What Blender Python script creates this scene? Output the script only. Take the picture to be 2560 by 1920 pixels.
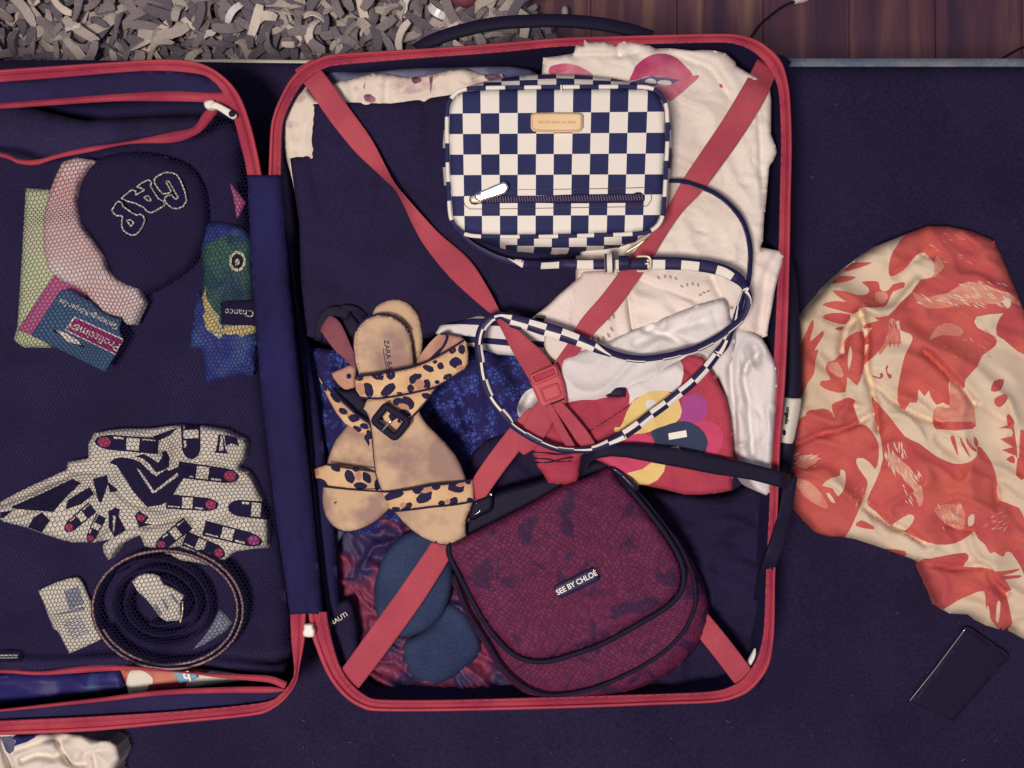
import bpy, math, random
import numpy as np
from mathutils import Vector
from mathutils.geometry import delaunay_2d_cdt

# ------------------------------------------------------------ camera, light, exposure
CAM_H = 1.0            # camera height above the bed cover, metres
FPX = 2670.0           # focal length in photo pixels (photo 2560 px wide)
sc = bpy.context.scene
for o in list(bpy.data.objects): bpy.data.objects.remove(o)
col = sc.collection
cd = bpy.data.cameras.new('camera'); cam = bpy.data.objects.new('camera', cd); col.objects.link(cam)
cam.location = (0, 0, CAM_H); cd.sensor_width = 36; cd.lens = 36*FPX/2560; cd.clip_start = .05; cd.clip_end = 30
sc.camera = cam
w = bpy.data.worlds.new('World'); sc.world = w; w.use_nodes = True
bg = w.node_tree.nodes['Background']; bg.inputs[0].default_value = (.56, .49, .60, 1); bg.inputs[1].default_value = .34
def area_lamp(name, loc, size, power, colr):
    l = bpy.data.lights.new(name, 'AREA'); l.shape = 'DISK'; l.size = size; l.energy = power; l.color = colr
    o = bpy.data.objects.new(name, l); col.objects.link(o); o.location = loc
    d = Vector((0, 0, 0)) - Vector(loc); o.rotation_euler = d.to_track_quat('-Z', 'Y').to_euler()
    return o
area_lamp('ceiling_lamp', (-.40, -.36, 2.05), .36, 37.5, (1, .85, .76))
sc.view_settings.view_transform = 'Standard'; sc.view_settings.look = 'None'
sc.view_settings.exposure = 0; sc.view_settings.gamma = 1
sc.render.engine = 'CYCLES'

# ------------------------------------------------------------ helpers
CR = {'A':(0,0,.3617),'B':(0,600,.3617),'C':(0,1000,.3617),'D':(0,1400,.3617),'E':(700,0,.3617),'F':(1100,150,.3014),
 'G':(1400,0,.3617),'H':(1760,0,.3617),'I':(700,700,.2712),'J':(700,1050,.2712),'K':(1100,600,.2712),'L':(1500,600,.2712),
 'M':(1100,1100,.3617),'N':(1900,500,.3617),'O':(1900,1000,.3617),'P':(700,1400,.2712),'Q':(1500,1400,.4792),
 'R':(1280,850,.3165),'S':(1380,80,.2712),'T':(1400,450,.2712),'U':(700,850,.3165),'V':(180,1040,.2532),'W':(30,600,.211),
 'X':(450,400,.3374),'Y':(2040,560,.3014),'a':(0,1800,.1808),'b':(1880,900,.1508),'c':(1100,1130,.1628),'p':(0,0,1),'g':(270,410,.1996),'u':(700,80,.6515)}
def q(code, *pts):
    """plan coordinates read from one enlarged area of the survey sheet -> common plan units"""
    x0, y0, s = CR[code]; return [(x0+a*s, y0+b*s) for a, b in pts]
def W(x, y, z): k = (CAM_H-z)/FPX; return ((x-1280)*k, (960-y)*k, z)
def Wn(x, y, z):
    k = (CAM_H-z)/FPX; return np.stack([(x-1280)*k, (960-y)*k, z], 1)
WL = {}
def thing(name, label, cat, at, group=None):
    o = bpy.data.objects.new(name, None); col.objects.link(o); o.empty_display_size = .02
    o.location = W(*at); WL[o.name] = Vector(o.location); tag(o, label, cat, group); return o
def tag(o, label=None, cat=None, group=None, kind=None):
    if label: o['label'] = label
    if cat: o['category'] = cat
    if group: o['group'] = group
    if kind: o['kind'] = kind
    return o
def mk(name, V, F, mats, mi=None, parent=None, smooth=True, at=None):
    V = np.asarray(V, float)
    c = np.array(at if at is not None else [(V[:,0].min()+V[:,0].max())/2, (V[:,1].min()+V[:,1].max())/2, V[:,2].min()])
    me = bpy.data.meshes.new(name); me.from_pydata((V-c).tolist(), [], [tuple(int(i) for i in f) for f in F])
    for m in (mats if isinstance(mats, (list, tuple)) else [mats]): me.materials.append(m)
    if mi is not None: me.polygons.foreach_set('material_index', np.asarray(mi, dtype=np.int32))
    me.polygons.foreach_set('use_smooth', [smooth]*len(me.polygons)); me.update()
    o = bpy.data.objects.new(name, me); col.objects.link(o)
    WL[o.name] = Vector(c)
    if parent: o.parent = parent; o.location = Vector(c)-WL[parent.name]
    else: o.location = c
    return o
def cat(pts, n=6, closed=True):
    """Catmull-Rom through tuples of any length"""
    P = np.asarray(pts, float); N = len(P); out = []
    segs = N if closed else N-1
    for i in range(segs):
        if closed: p0, p1, p2, p3 = P[(i-1) % N], P[i], P[(i+1) % N], P[(i+2) % N]
        else: p0, p1, p2, p3 = P[max(i-1, 0)], P[i], P[i+1], P[min(i+2, N-1)]
        for k in range(n):
            t = k/n
            out.append(.5*((2*p1)+(-p0+p2)*t+(2*p0-5*p1+4*p2-p3)*t*t+(-p0+3*p1-3*p2+p3)*t**3))
    if not closed: out.append(P[-1])
    return np.array(out)
def resamp(P, step, closed=True):
    P = np.asarray(P, float)
    Q = np.vstack([P, P[:1]]) if closed else P
    d = np.hypot(*(Q[1:, :2]-Q[:-1, :2]).T); s = np.concatenate([[0], np.cumsum(d)])
    n = max(int(round(s[-1]/step)), 4 if closed else 2)
    t = np.linspace(0, s[-1], n+1)
    R = np.stack([np.interp(t, s, Q[:, k]) for k in range(Q.shape[1])], 1)
    return R[:-1] if closed else R
def split_long(P, step):
    out = []; N = len(P)
    for i in range(N):
        a, b = np.asarray(P[i], float), np.asarray(P[(i+1) % N], float); L = np.hypot(*(b-a)); k = max(1, int(math.ceil(L/step)))
        for j in range(k): out.append(a+(b-a)*j/k)
    return np.array(out)
def inside(X, Y, poly):
    r = np.zeros(X.shape, bool); P = np.asarray(poly); N = len(P)
    for i in range(N):
        x1, y1 = P[i]; x2, y2 = P[(i+1) % N]
        if y1 == y2: continue
        c = ((Y < y1) != (Y < y2)) & (X < (x2-x1)*(Y-y1)/(y2-y1)+x1); r ^= c
    return r
def distpoly(X, Y, P, closed=True):
    P = np.asarray(P, float); best = np.full(X.shape, 1e9)
    N = len(P) if closed else len(P)-1
    for i in range(N):
        a = P[i]; b = P[(i+1) % len(P)]; d = b-a; L = max((d**2).sum(), 1e-9)
        t = np.clip(((X-a[0])*d[0]+(Y-a[1])*d[1])/L, 0, 1)
        best = np.minimum(best, (X-a[0]-t*d[0])**2+(Y-a[1]-t*d[1])**2)
    return np.sqrt(best)
def hsh(i, j, s):
    n = (i.astype(np.int64)*374761393+j.astype(np.int64)*668265263+s*974634777) & 0x7fffffff
    n = ((n ^ (n >> 13))*1274126177) & 0x7fffffff
    return ((n ^ (n >> 16)) & 0xffff)/65535.
def vn(x, y, s=0):
    i, j = np.floor(x), np.floor(y); u, v = x-i, y-j; u = u*u*(3-2*u); v = v*v*(3-2*v)
    return (hsh(i, j, s)*(1-u)+hsh(i+1, j, s)*u)*(1-v)+(hsh(i, j+1, s)*(1-u)+hsh(i+1, j+1, s)*u)*v
def wrk(x, y, amp, scale, ang=0, stretch=2.5, seed=1, ridge=True, warp=.8):
    a = math.radians(ang); u = (x*math.cos(a)+y*math.sin(a)); v = (-x*math.sin(a)+y*math.cos(a))
    wx = (vn(x/scale/1.7, y/scale/1.7, seed+5)-.5)*2*warp; wy = (vn(x/scale/1.7+9, y/scale/1.7, seed+6)-.5)*2*warp
    n = .65*vn(u/scale/stretch+wx, v/scale+wy, seed)+.35*vn(u/scale/stretch*2.1+wx, v/scale*2.1+wy, seed+1)
    if ridge: n = 1-np.abs(2*n-1)*1.6; n = np.maximum(n, 0)**1.5
    return amp*(n-.4)
def sheet(name, outline, z, mats, parent=None, regions=(), step=9, thick=.008, edge=(14, .004), wr=(), cr=(), sm=4, mi0=0, rsm=0):
    """a cloth or panel with its own outline, thickness, rolled edge, wrinkles and printed regions"""
    O = cat(outline, sm) if sm else np.array(outline, float)
    O = split_long(O, step); O = resamp(O, step) if sm else O
    pts = [tuple(p) for p in O]; edges = [(i, (i+1) % len(O)) for i in range(len(O))]
    RP = []
    for r in regions:
        p = np.array(r[0], float); s_ = r[2] if len(r) > 2 else rsm
        if s_: p = cat(p, s_)
        RP.append((p, r[1])); p2 = split_long(p, step*1.5); b = len(pts)
        pts += [tuple(v) for v in p2]; edges += [(b+i, b+(i+1) % len(p2)) for i in range(len(p2))]
    x0, y0 = O.min(0); x1, y1 = O.max(0)
    gx, gy = np.meshgrid(np.arange(x0, x1, step), np.arange(y0, y1, step*.87)); gx = gx+(np.arange(gx.shape[0]) % 2)[:, None]*step*.5
    gx, gy = gx.ravel(), gy.ravel(); k = inside(gx, gy, O); gx, gy = gx[k], gy[k]
    if len(gx):
        k = distpoly(gx, gy, O) > step*.45; gx, gy = gx[k], gy[k]
        for p, _ in RP:
            if len(gx) == 0: break
            near = (gx > p[:,0].min()-step) & (gx < p[:,0].max()+step) & (gy > p[:,1].min()-step) & (gy < p[:,1].max()+step)
            if near.any():
                idx = np.where(near)[0]; d = distpoly(gx[idx], gy[idx], p); keep = np.ones(len(gx), bool); keep[idx[d < step*.3]] = False
                gx, gy = gx[keep], gy[keep]
        pts += list(zip(gx.tolist(), gy.tolist()))
    r = delaunay_2d_cdt([Vector(p) for p in pts], edges, [], 0, 1e-4, False)
    V = np.array([tuple(v) for v in r[0]]); F = np.array([tuple(f) for f in r[2] if len(f) == 3])
    c = V[F].mean(1); k = inside(c[:,0], c[:,1], O); F = F[k]; c = c[k]
    area = (V[F[:,1],0]-V[F[:,0],0])*(V[F[:,2],1]-V[F[:,0],1])-(V[F[:,2],0]-V[F[:,0],0])*(V[F[:,1],1]-V[F[:,0],1])
    F[area > 0] = F[area > 0][:, ::-1]        # plan y runs down: make normals face up
    used = np.unique(F); mp = -np.ones(len(V), int); mp[used] = np.arange(len(used)); V = V[used]; F = mp[F]
    mi = np.full(len(F), mi0)
    for p, m in RP:
        mi[inside(c[:,0], c[:,1], p)] = m
    Oc = O[::2] if len(O) > 160 else O
    def H(x, y):
        x = np.asarray(x, float); y = np.asarray(y, float)
        h = z(x, y) if callable(z) else np.full(x.shape, float(z))
        if edge:
            s = np.clip(distpoly(x, y, Oc)/edge[0], 0, 1); h = h-edge[1]*(1-np.sqrt(np.maximum(0, 1-(1-s)**2)))
        for a in wr: h = h+wrk(x, y, *a[:2], **a[2]) if isinstance(a[-1], dict) else h+wrk(x, y, *a)
        for poly, amp, wd in cr: h = h+amp*np.exp(-(distpoly(x, y, cat(poly, 4, False), False)/wd)**2)
        return h
    hz = H(V[:,0], V[:,1]); P = Wn(V[:,0], V[:,1], hz)
    E = {}
    for fi, f in enumerate(F):
        for a, b in ((f[0], f[1]), (f[1], f[2]), (f[2], f[0])):
            E[(a, b)] = fi
    bd = [(a, b, fi) for (a, b), fi in E.items() if (b, a) not in E]
    bv = sorted({a for a, b, _ in bd} | {b for a, b, _ in bd}); nb = {v: len(P)+i for i, v in enumerate(bv)}
    low = P[bv].copy(); low[:,2] -= thick
    FF = [tuple(f) for f in F]+[(b, a, nb[a], nb[b]) for a, b, _ in bd]
    mi = np.concatenate([mi, [mi[fi] for _, _, fi in bd]]) if bd else mi
    o = mk(name, np.vstack([P, low]), FF, mats, mi, parent)
    return o, H
def frame_of(P, closed):
    T = np.roll(P, -1, 0)-np.roll(P, 1, 0)
    if not closed: T[0] = P[1]-P[0]; T[-1] = P[-1]-P[-2]
    T = T/np.maximum(np.linalg.norm(T, axis=1), 1e-9)[:, None]
    S = np.stack([-T[:,1], T[:,0], np.zeros(len(T))], 1); n = np.linalg.norm(S, axis=1)[:, None]; S = S/np.maximum(n, 1e-6)
    return T, S, np.cross(T, S)
def tube(name, pts, r, mats, parent=None, closed=False, n=8, step=8, flat=1., sm=4, seg=None):
    """pts (x, y, z) or (x, y, z, r_px); r in plan px; seg = length in px of alternating materials"""
    pts = [p if len(p) > 3 else (*p, r) for p in pts]
    C = cat(pts, sm, closed) if sm else np.array(pts, float); C = resamp(C, step, closed)
    P = Wn(C[:,0], C[:,1], C[:,2]); R = C[:,3]*(CAM_H-C[:,2])/FPX
    T, S, N = frame_of(P, closed); V = []; F = []; mi = []; M = len(P)
    for k in range(n):
        a = 2*math.pi*k/n; V.append(P+S*(R*math.cos(a))[:, None]+N*(R*math.sin(a)*flat)[:, None])
    V = np.concatenate(V)
    dist = 0
    for i in range(M if closed else M-1):
        j = (i+1) % M
        for k in range(n):
            l = (k+1) % n; F.append((k*M+i, k*M+j, l*M+j, l*M+i)); mi.append(int(dist//seg) % 2 if seg else 0)
        dist += np.hypot(*(C[j, :2]-C[i, :2]))
    if not closed:
        F.append([k*M for k in range(n)][::-1]); F.append([k*M+M-1 for k in range(n)]); mi += [0, 0]
    return mk(name, V, F, mats, mi, parent)
def ribbon(name, pts, mat, parent=None, thick=.0016, step=9, sm=4, bow=.0):
    """flat webbing: pts (x, y, z, half width px[, roll metres])"""
    pts = [(*p, 0) if len(p) == 4 else p for p in pts]
    C = resamp(cat(pts, sm, False), step, False); P = Wn(C[:,0], C[:,1], C[:,2]); hw = C[:,3]*(CAM_H-C[:,2])/FPX
    T, S, N = frame_of(P, False); M = len(P); rows = []
    cols = [-1, -.86, -.4, 0, .4, .86, 1]
    up = np.array([0, 0, 1.])
    for t in cols: rows.append(P+S*(hw*t)[:, None]+up*(C[:,4]*t+bow*(1-t*t))[:, None]-(up*.0004 if abs(t) == 1 else 0))
    for t in cols[::-1]: rows.append(P+S*(hw*t)[:, None]+up*(C[:,4]*t+bow*(1-t*t)-thick)[:, None])
    V = np.concatenate(rows); K = len(rows)
    F = [(k*M+i, k*M+i+1, ((k+1) % K)*M+i+1, ((k+1) % K)*M+i) for k in range(K) for i in range(M-1)]
    F += [[k*M for k in range(K)], [k*M+M-1 for k in range(K)][::-1]]
    F = [f[::-1] for f in F]
    return mk(name, V, F, mat, None, parent)
def loft(name, outer, inner, prof, mats, parent=None, closed=False, step=9, z0=.11, mfun=None, sm=4):
    """band between two edge lines; prof = list of (t, dz) across it"""
    A = resamp(cat(outer, sm, closed), step, closed); B = resamp(cat(inner, sm, closed), step, closed); n = max(len(A), len(B))
    def rs(P):
        Q = np.vstack([P, P[:1]]) if closed else P; d = np.concatenate([[0], np.cumsum(np.hypot(*(Q[1:]-Q[:-1]).T))]); t = np.linspace(0, d[-1], n+1 if closed else n)
        R = np.stack([np.interp(t, d, Q[:, k]) for k in (0, 1)], 1); return R[:-1] if closed else R
    A, B = rs(A), rs(B); n = len(A); rows = []
    for t, dz in prof:
        X = A*(1-t)+B*t; rows.append(Wn(X[:,0], X[:,1], np.full(n, z0+dz)))
    V = np.concatenate(rows); F = []; mi = []
    for k in range(len(prof)-1):
        for i in range(n if closed else n-1):
            j = (i+1) % n; F.append((k*n+i, k*n+j, (k+1)*n+j, (k+1)*n+i)); mi.append(mfun(k, i) if mfun else 0)
    return mk(name, V, F, mats, mi, parent)
def text(body, x, y, z, size, ang, mat, parent=None, name='lettering', extr=.0002, sx=1., bold=0):
    c = bpy.data.curves.new('t', 'FONT'); c.body = body; c.align_x = 'CENTER'; c.align_y = 'CENTER'
    k = (CAM_H-z)/FPX; c.size = size*k; c.extrude = extr; c.offset = bold
    o = bpy.data.objects.new('t', c); col.objects.link(o); dg = bpy.context.evaluated_depsgraph_get()
    me = bpy.data.meshes.new_from_object(o.evaluated_get(dg)); bpy.data.objects.remove(o)
    me.name = name; me.materials.clear(); me.materials.append(mat)
    a = math.radians(ang); co = np.zeros(len(me.vertices)*3); me.vertices.foreach_get('co', co); co = co.reshape(-1, 3); co[:,0] *= sx
    R = np.array([[math.cos(a), math.sin(a), 0], [-math.sin(a), math.cos(a), 0], [0, 0, 1]]); co = co@R
    me.vertices.foreach_set('co', co.ravel()); me.update()
    t = bpy.data.objects.new(name, me); col.objects.link(t); p = Vector(W(x, y, z)); WL[t.name] = p
    if parent: t.parent = parent; t.location = p-WL[parent.name]
    else: t.location = p
    return t
def ell(cx, cy, rx, ry, ang=0, n=14, irr=0, seed=0):
    rnd = random.Random(seed+int(cx*7+cy)); a0 = math.radians(ang); out = []
    for i in range(n):
        a = 2*math.pi*i/n; f = 1+irr*(rnd.random()-.5)*2; x, y = rx*f*math.cos(a), ry*f*math.sin(a)
        out.append((cx+x*math.cos(a0)-y*math.sin(a0), cy+x*math.sin(a0)+y*math.cos(a0)))
    return out

# ------------------------------------------------------------ materials
def lin(c): c = c/255.; return c/12.92 if c <= .04045 else ((c+.055)/1.055)**2.4
TINT = (1.0, .83, .80)
def alb(r, g, b, gain=1.):
    return tuple(min(.86, lin(v)/t*gain) for v, t in zip((r, g, b), TINT))+(1,)
def fabric(name, rgb, rough=.9, var=.12, scale=900, bump=.25, rgb2=None, big=25, sheen=.0, weave=0, spec=.12, metal=0, thr=None, dist=.0006):
    m = bpy.data.materials.new(name); m.use_nodes = True; nt = m.node_tree; N = nt.nodes; L = nt.links; b = N['Principled BSDF']
    b.inputs['Roughness'].default_value = rough; b.inputs['Specular IOR Level'].default_value = spec; b.inputs['Metallic'].default_value = metal
    if sheen: b.inputs['Sheen Weight'].default_value = sheen; b.inputs['Sheen Roughness'].default_value = .5
    g = N.new('ShaderNodeNewGeometry')
    n1 = N.new('ShaderNodeTexNoise'); n1.inputs['Scale'].default_value = scale; n1.inputs['Detail'].default_value = 3; L.new(g.outputs['Position'], n1.inputs['Vector'])
    n2 = N.new('ShaderNodeTexNoise'); n2.inputs['Scale'].default_value = big; n2.inputs['Detail'].default_value = 4; L.new(g.outputs['Position'], n2.inputs['Vector'])
    c = alb(*rgb)
    mx = N.new('ShaderNodeMix'); mx.data_type = 'RGBA'
    mx.inputs[6].default_value = c; mx.inputs[7].default_value = alb(*rgb2) if rgb2 else c
    rp = N.new('ShaderNodeMapRange'); lo, hi = thr or (.4, .62); rp.inputs[1].default_value = lo; rp.inputs[2].default_value = hi
    L.new(n2.outputs[0], rp.inputs[0]); L.new(rp.outputs[0], mx.inputs[0])
    mr = N.new('ShaderNodeMapRange'); mr.inputs[1].default_value = .3; mr.inputs[2].default_value = .7; mr.inputs[3].default_value = 1-var; mr.inputs[4].default_value = 1+var
    L.new(n1.outputs[0], mr.inputs[0])
    hs = N.new('ShaderNodeHueSaturation'); L.new(mr.outputs[0], hs.inputs['Value']); L.new(mx.outputs[2], hs.inputs['Color']); L.new(hs.outputs[0], b.inputs['Base Color'])
    if bump:
        bp = N.new('ShaderNodeBump'); bp.inputs['Strength'].default_value = bump; bp.inputs['Distance'].default_value = dist
        if weave:
            wv = N.new('ShaderNodeTexWave'); wv.inputs['Scale'].default_value = weave; wv.inputs['Distortion'].default_value = 1; L.new(g.outputs['Position'], wv.inputs['Vector'])
            ad = N.new('ShaderNodeMath'); ad.operation = 'ADD'; L.new(wv.outputs[0], ad.inputs[0]); L.new(n1.outputs[0], ad.inputs[1]); L.new(ad.outputs[0], bp.inputs['Height'])
        else: L.new(n1.outputs[0], bp.inputs['Height'])
        L.new(bp.outputs[0], b.inputs['Normal'])
    return m
M = {}
M['bed'] = fabric('bed_cover_cloth', (40,31,58), var=.3, scale=420, big=9, rgb2=(35,26,51), bump=.4)
M['navy'] = fabric('navy_lining', (43,36,74), var=.15, scale=700, rgb2=(39,31,62), big=14, rough=.85)
M['spine'] = fabric('navy_webbing', (37,32,76), var=.12, scale=800, rgb2=(34,28,64), weave=260, big=10, rough=.8)
M['shell'] = fabric('dark_hard_shell', (36,30,58), rough=.5, bump=.05)
M['dark'] = fabric('black_jersey', (39,30,59), var=.25, scale=600, rgb2=(35,27,52), big=16)
M['darkblue'] = fabric('dark_blue_cloth', (38,31,68), var=.2, scale=500, rgb2=(38,29,58), big=16)
M['black'] = fabric('black_leather', (27,21,42), rough=.62, var=.1, spec=.12, bump=.15)
M['gloss'] = fabric('black_patent', (30,22,46), rough=.22, var=.05, spec=.5, bump=.02)
M['redrim'] = fabric('red_piping', (186,72,84), rough=.8, var=.16, scale=1100, rgb2=(172,62,80), bump=.35)
M['redtape'] = fabric('red_zip_tape', (178,66,80), rough=.85, var=.18, scale=1100, rgb2=(154,50,72), weave=420)
M['redstrap'] = fabric('red_webbing', (194,82,92), rough=.8, var=.14, scale=1500, rgb2=(180,72,86), big=22, weave=900, bump=.5)
M['redplastic'] = fabric('red_plastic', (188,70,80), rough=.5, var=.03, bump=.03, spec=.3)
M['redbag'] = fabric('red_cotton', (178,64,78), rough=.9, var=.16, scale=1000, rgb2=(160,54,74), big=16)
M['white'] = fabric('cream_white_cotton', (228,205,192), var=.07, scale=700, rgb2=(220,194,182), big=14)
M['pinkwhite'] = fabric('pinkish_white_cotton', (230,204,194), var=.07, scale=700, rgb2=(222,192,182), big=12)
M['bluewhite'] = fabric('pale_blue_white_cotton', (226,207,202), var=.06, scale=700, rgb2=(214,194,192), big=10)
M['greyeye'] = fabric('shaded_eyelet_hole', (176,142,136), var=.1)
M['check_l'] = fabric('cream_canvas', (230,210,198), rough=.7, var=.04, scale=1500, bump=.15)
M['check_d'] = fabric('navy_canvas', (46,46,84), rough=.7, var=.16, scale=1500, bump=.15, rgb2=(41,42,78))
M['tanplate'] = fabric('tan_leather', (232,190,150), rough=.55, var=.04, rgb2=(228,184,144), bump=.05)
M['tanline'] = fabric('tan_leather_groove', (190,135,110), rough=.6)
M['gold'] = fabric('pale_gold_metal', (236,206,168), rough=.35, metal=.55, spec=.5, var=.02, bump=0)
M['steel'] = fabric('bright_steel', (238,225,215), rough=.18, metal=.9, var=.02, bump=0)
M['creammetal'] = fabric('cream_enamel', (232,215,200), rough=.35, var=.03, bump=0, metal=.0)
M['thread'] = fabric('dark_thread', (92,62,72), var=.1)
M['sole'] = fabric('tan_insole_leather', (198,158,126), rough=.65, var=.05, scale=900, rgb2=(158,120,108), big=40, thr=(.42,.6), bump=.12)
M['soleB'] = fabric('worn_tan_insole', (198,158,128), rough=.65, var=.05, scale=900, rgb2=(154,118,106), big=30, thr=(.42,.6), bump=.12)
M['brown'] = fabric('brown_suede', (140,78,82), var=.12, rgb2=(120,62,76), big=40)
M['tanback'] = fabric('tan_strap_lining', (196,142,118), var=.1, rgb2=(170,120,104), big=40)
M['leo'] = fabric('leopard_tan_hair', (216,172,130), rough=.8, var=.08, rgb2=(204,152,114), big=45, scale=1800)
M['leod'] = fabric('leopard_dark_spot', (42,32,62), rough=.8, var=.15)
M['leom'] = fabric('leopard_mid_spot', (184,126,104), rough=.8, var=.08)
M['teal'] = fabric('blue_grey_suede', (52,60,88), rough=.95, var=.2, scale=500, rgb2=(44,50,80), big=18)
M['coral'] = fabric('coral_print', (204,94,84), var=.12, scale=900, rgb2=(188,78,80), big=26)
M['coralp'] = fabric('pale_coral_print', (220,146,124), var=.12, scale=700, rgb2=(210,122,106), big=60)
M['cream'] = fabric('cream_cotton', (224,192,166), var=.06, scale=900, rgb2=(214,180,154), big=12)
M['yellow'] = fabric('yellow_print', (226,184,116), var=.05)
M['purple'] = fabric('purple_print', (164,70,128), var=.08)
M['pink'] = fabric('pink_print', (198,70,100), var=.08)
M['tealp'] = fabric('slate_print', (56,60,84), var=.12)
M['whitep'] = fabric('white_print', (240,222,208), var=.02)
M['lipd'] = fabric('lip_print', (176,62,98), var=.06, rgb2=(206,116,128), big=28, thr=(.4,.68))
M['lipl'] = fabric('pale_lip_print', (204,126,134), var=.05, rgb2=(186,90,112), big=40)
M['lipgrey'] = fabric('grey_lip_shade', (120,104,128), var=.08, rgb2=(80,60,100), big=60)
M['teeth'] = fabric('tooth_print', (214,196,190), var=.03)
M['lace'] = fabric('blue_lace', (46,54,124), var=.45, scale=420, rgb2=(38,36,88), big=24, thr=(.38,.6), bump=.6, dist=.001)
M['laced'] = fabric('dark_lace_flower', (40,32,80), var=.25, scale=500)
M['satin'] = fabric('crushed_red_satin', (124,48,74), rough=.55, var=.12, rgb2=(48,34,74), big=24, thr=(.47,.58), spec=.3)
M['floral'] = fabric('floral_cotton', (226,200,184), var=.06, rgb2=(196,160,152), big=70, thr=(.54,.68))
M['florp'] = fabric('floral_print', (176,110,120), var=.12, rgb2=(90,70,90), big=120)
M['greyc'] = fabric('grey_blue_cloth', (118,112,134), var=.12, scale=500, rgb2=(84,80,108), big=30)
M['rug1'] = fabric('rug_strip_grey', (142,124,124), var=.2, scale=600)
M['rug2'] = fabric('rug_strip_beige', (186,164,154), var=.16, scale=600)
M['rug3'] = fabric('rug_strip_dark', (112,98,106), var=.2, scale=600)
M['rug4'] = fabric('rug_strip_cream', (226,200,186), var=.06, scale=800, rough=.55)
M['rug5'] = fabric('rug_strip_shiny', (250,240,232), var=.02, rough=.25, spec=.8)
M['trimw'] = fabric('cream_mattress_piping', (214,196,176), var=.08)
M['trimg'] = fabric('grey_green_mattress_edge', (136,134,136), var=.15, rgb2=(108,112,128), big=30, scale=300)
M['card'] = fabric('teal_card', (70,92,120), rough=.7, var=.08)
M['magenta'] = fabric('magenta_print', (150,42,96), rough=.6, var=.06)
M['speck'] = fabric('speckled_white_cotton', (228,200,194), var=.05, rgb2=(222,166,164), big=16)
M['greenish'] = fabric('pale_green_wrapper', (208,196,160), rough=.5, var=.05, rgb2=(192,194,150), big=20)
M['pinkp'] = fabric('pink_wrapper', (190,96,134), rough=.6, var=.06)
M['green'] = fabric('green_wrapper', (64,96,82), rough=.5, var=.25, scale=300, rgb2=(48,70,86), big=40)
M['yel2'] = fabric('yellow_green_wrapper', (206,178,120), rough=.5, var=.1)
M['blueb'] = fabric('blue_plastic', (54,62,124), rough=.5, var=.2, scale=200, rgb2=(76,98,150), big=40, thr=(.5,.7))
M['netm'] = fabric('navy_net_thread', (38,30,66), var=.1, bump=0)
M['belttan'] = fabric('tan_belt_edge', (160,124,120), rough=.6, var=.2, scale=400)
M['tagc'] = fabric('white_care_tag', (222,202,186), var=.03, rough=.7)
M['taggrey'] = fabric('grey_tag_print', (138,136,150), var=.25, scale=420)
M['orange'] = fabric('orange_bag_print', (200,120,96), rough=.5, var=.06, rgb2=(184,86,82), big=30)
M['skyblue'] = fabric('sky_blue_logo', (116,152,176), rough=.4, var=.04)
M['glass'] = fabric('black_glass', (34,25,48), rough=.5, var=.02, bump=0, spec=.1)
M['navytee'] = fabric('navy_print', (44,38,92), var=.12)
M['pocketnavy'] = fabric('navy_sweatshirt', (49,39,72), var=.22, scale=500, rgb2=(44,35,63), big=16)
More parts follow.
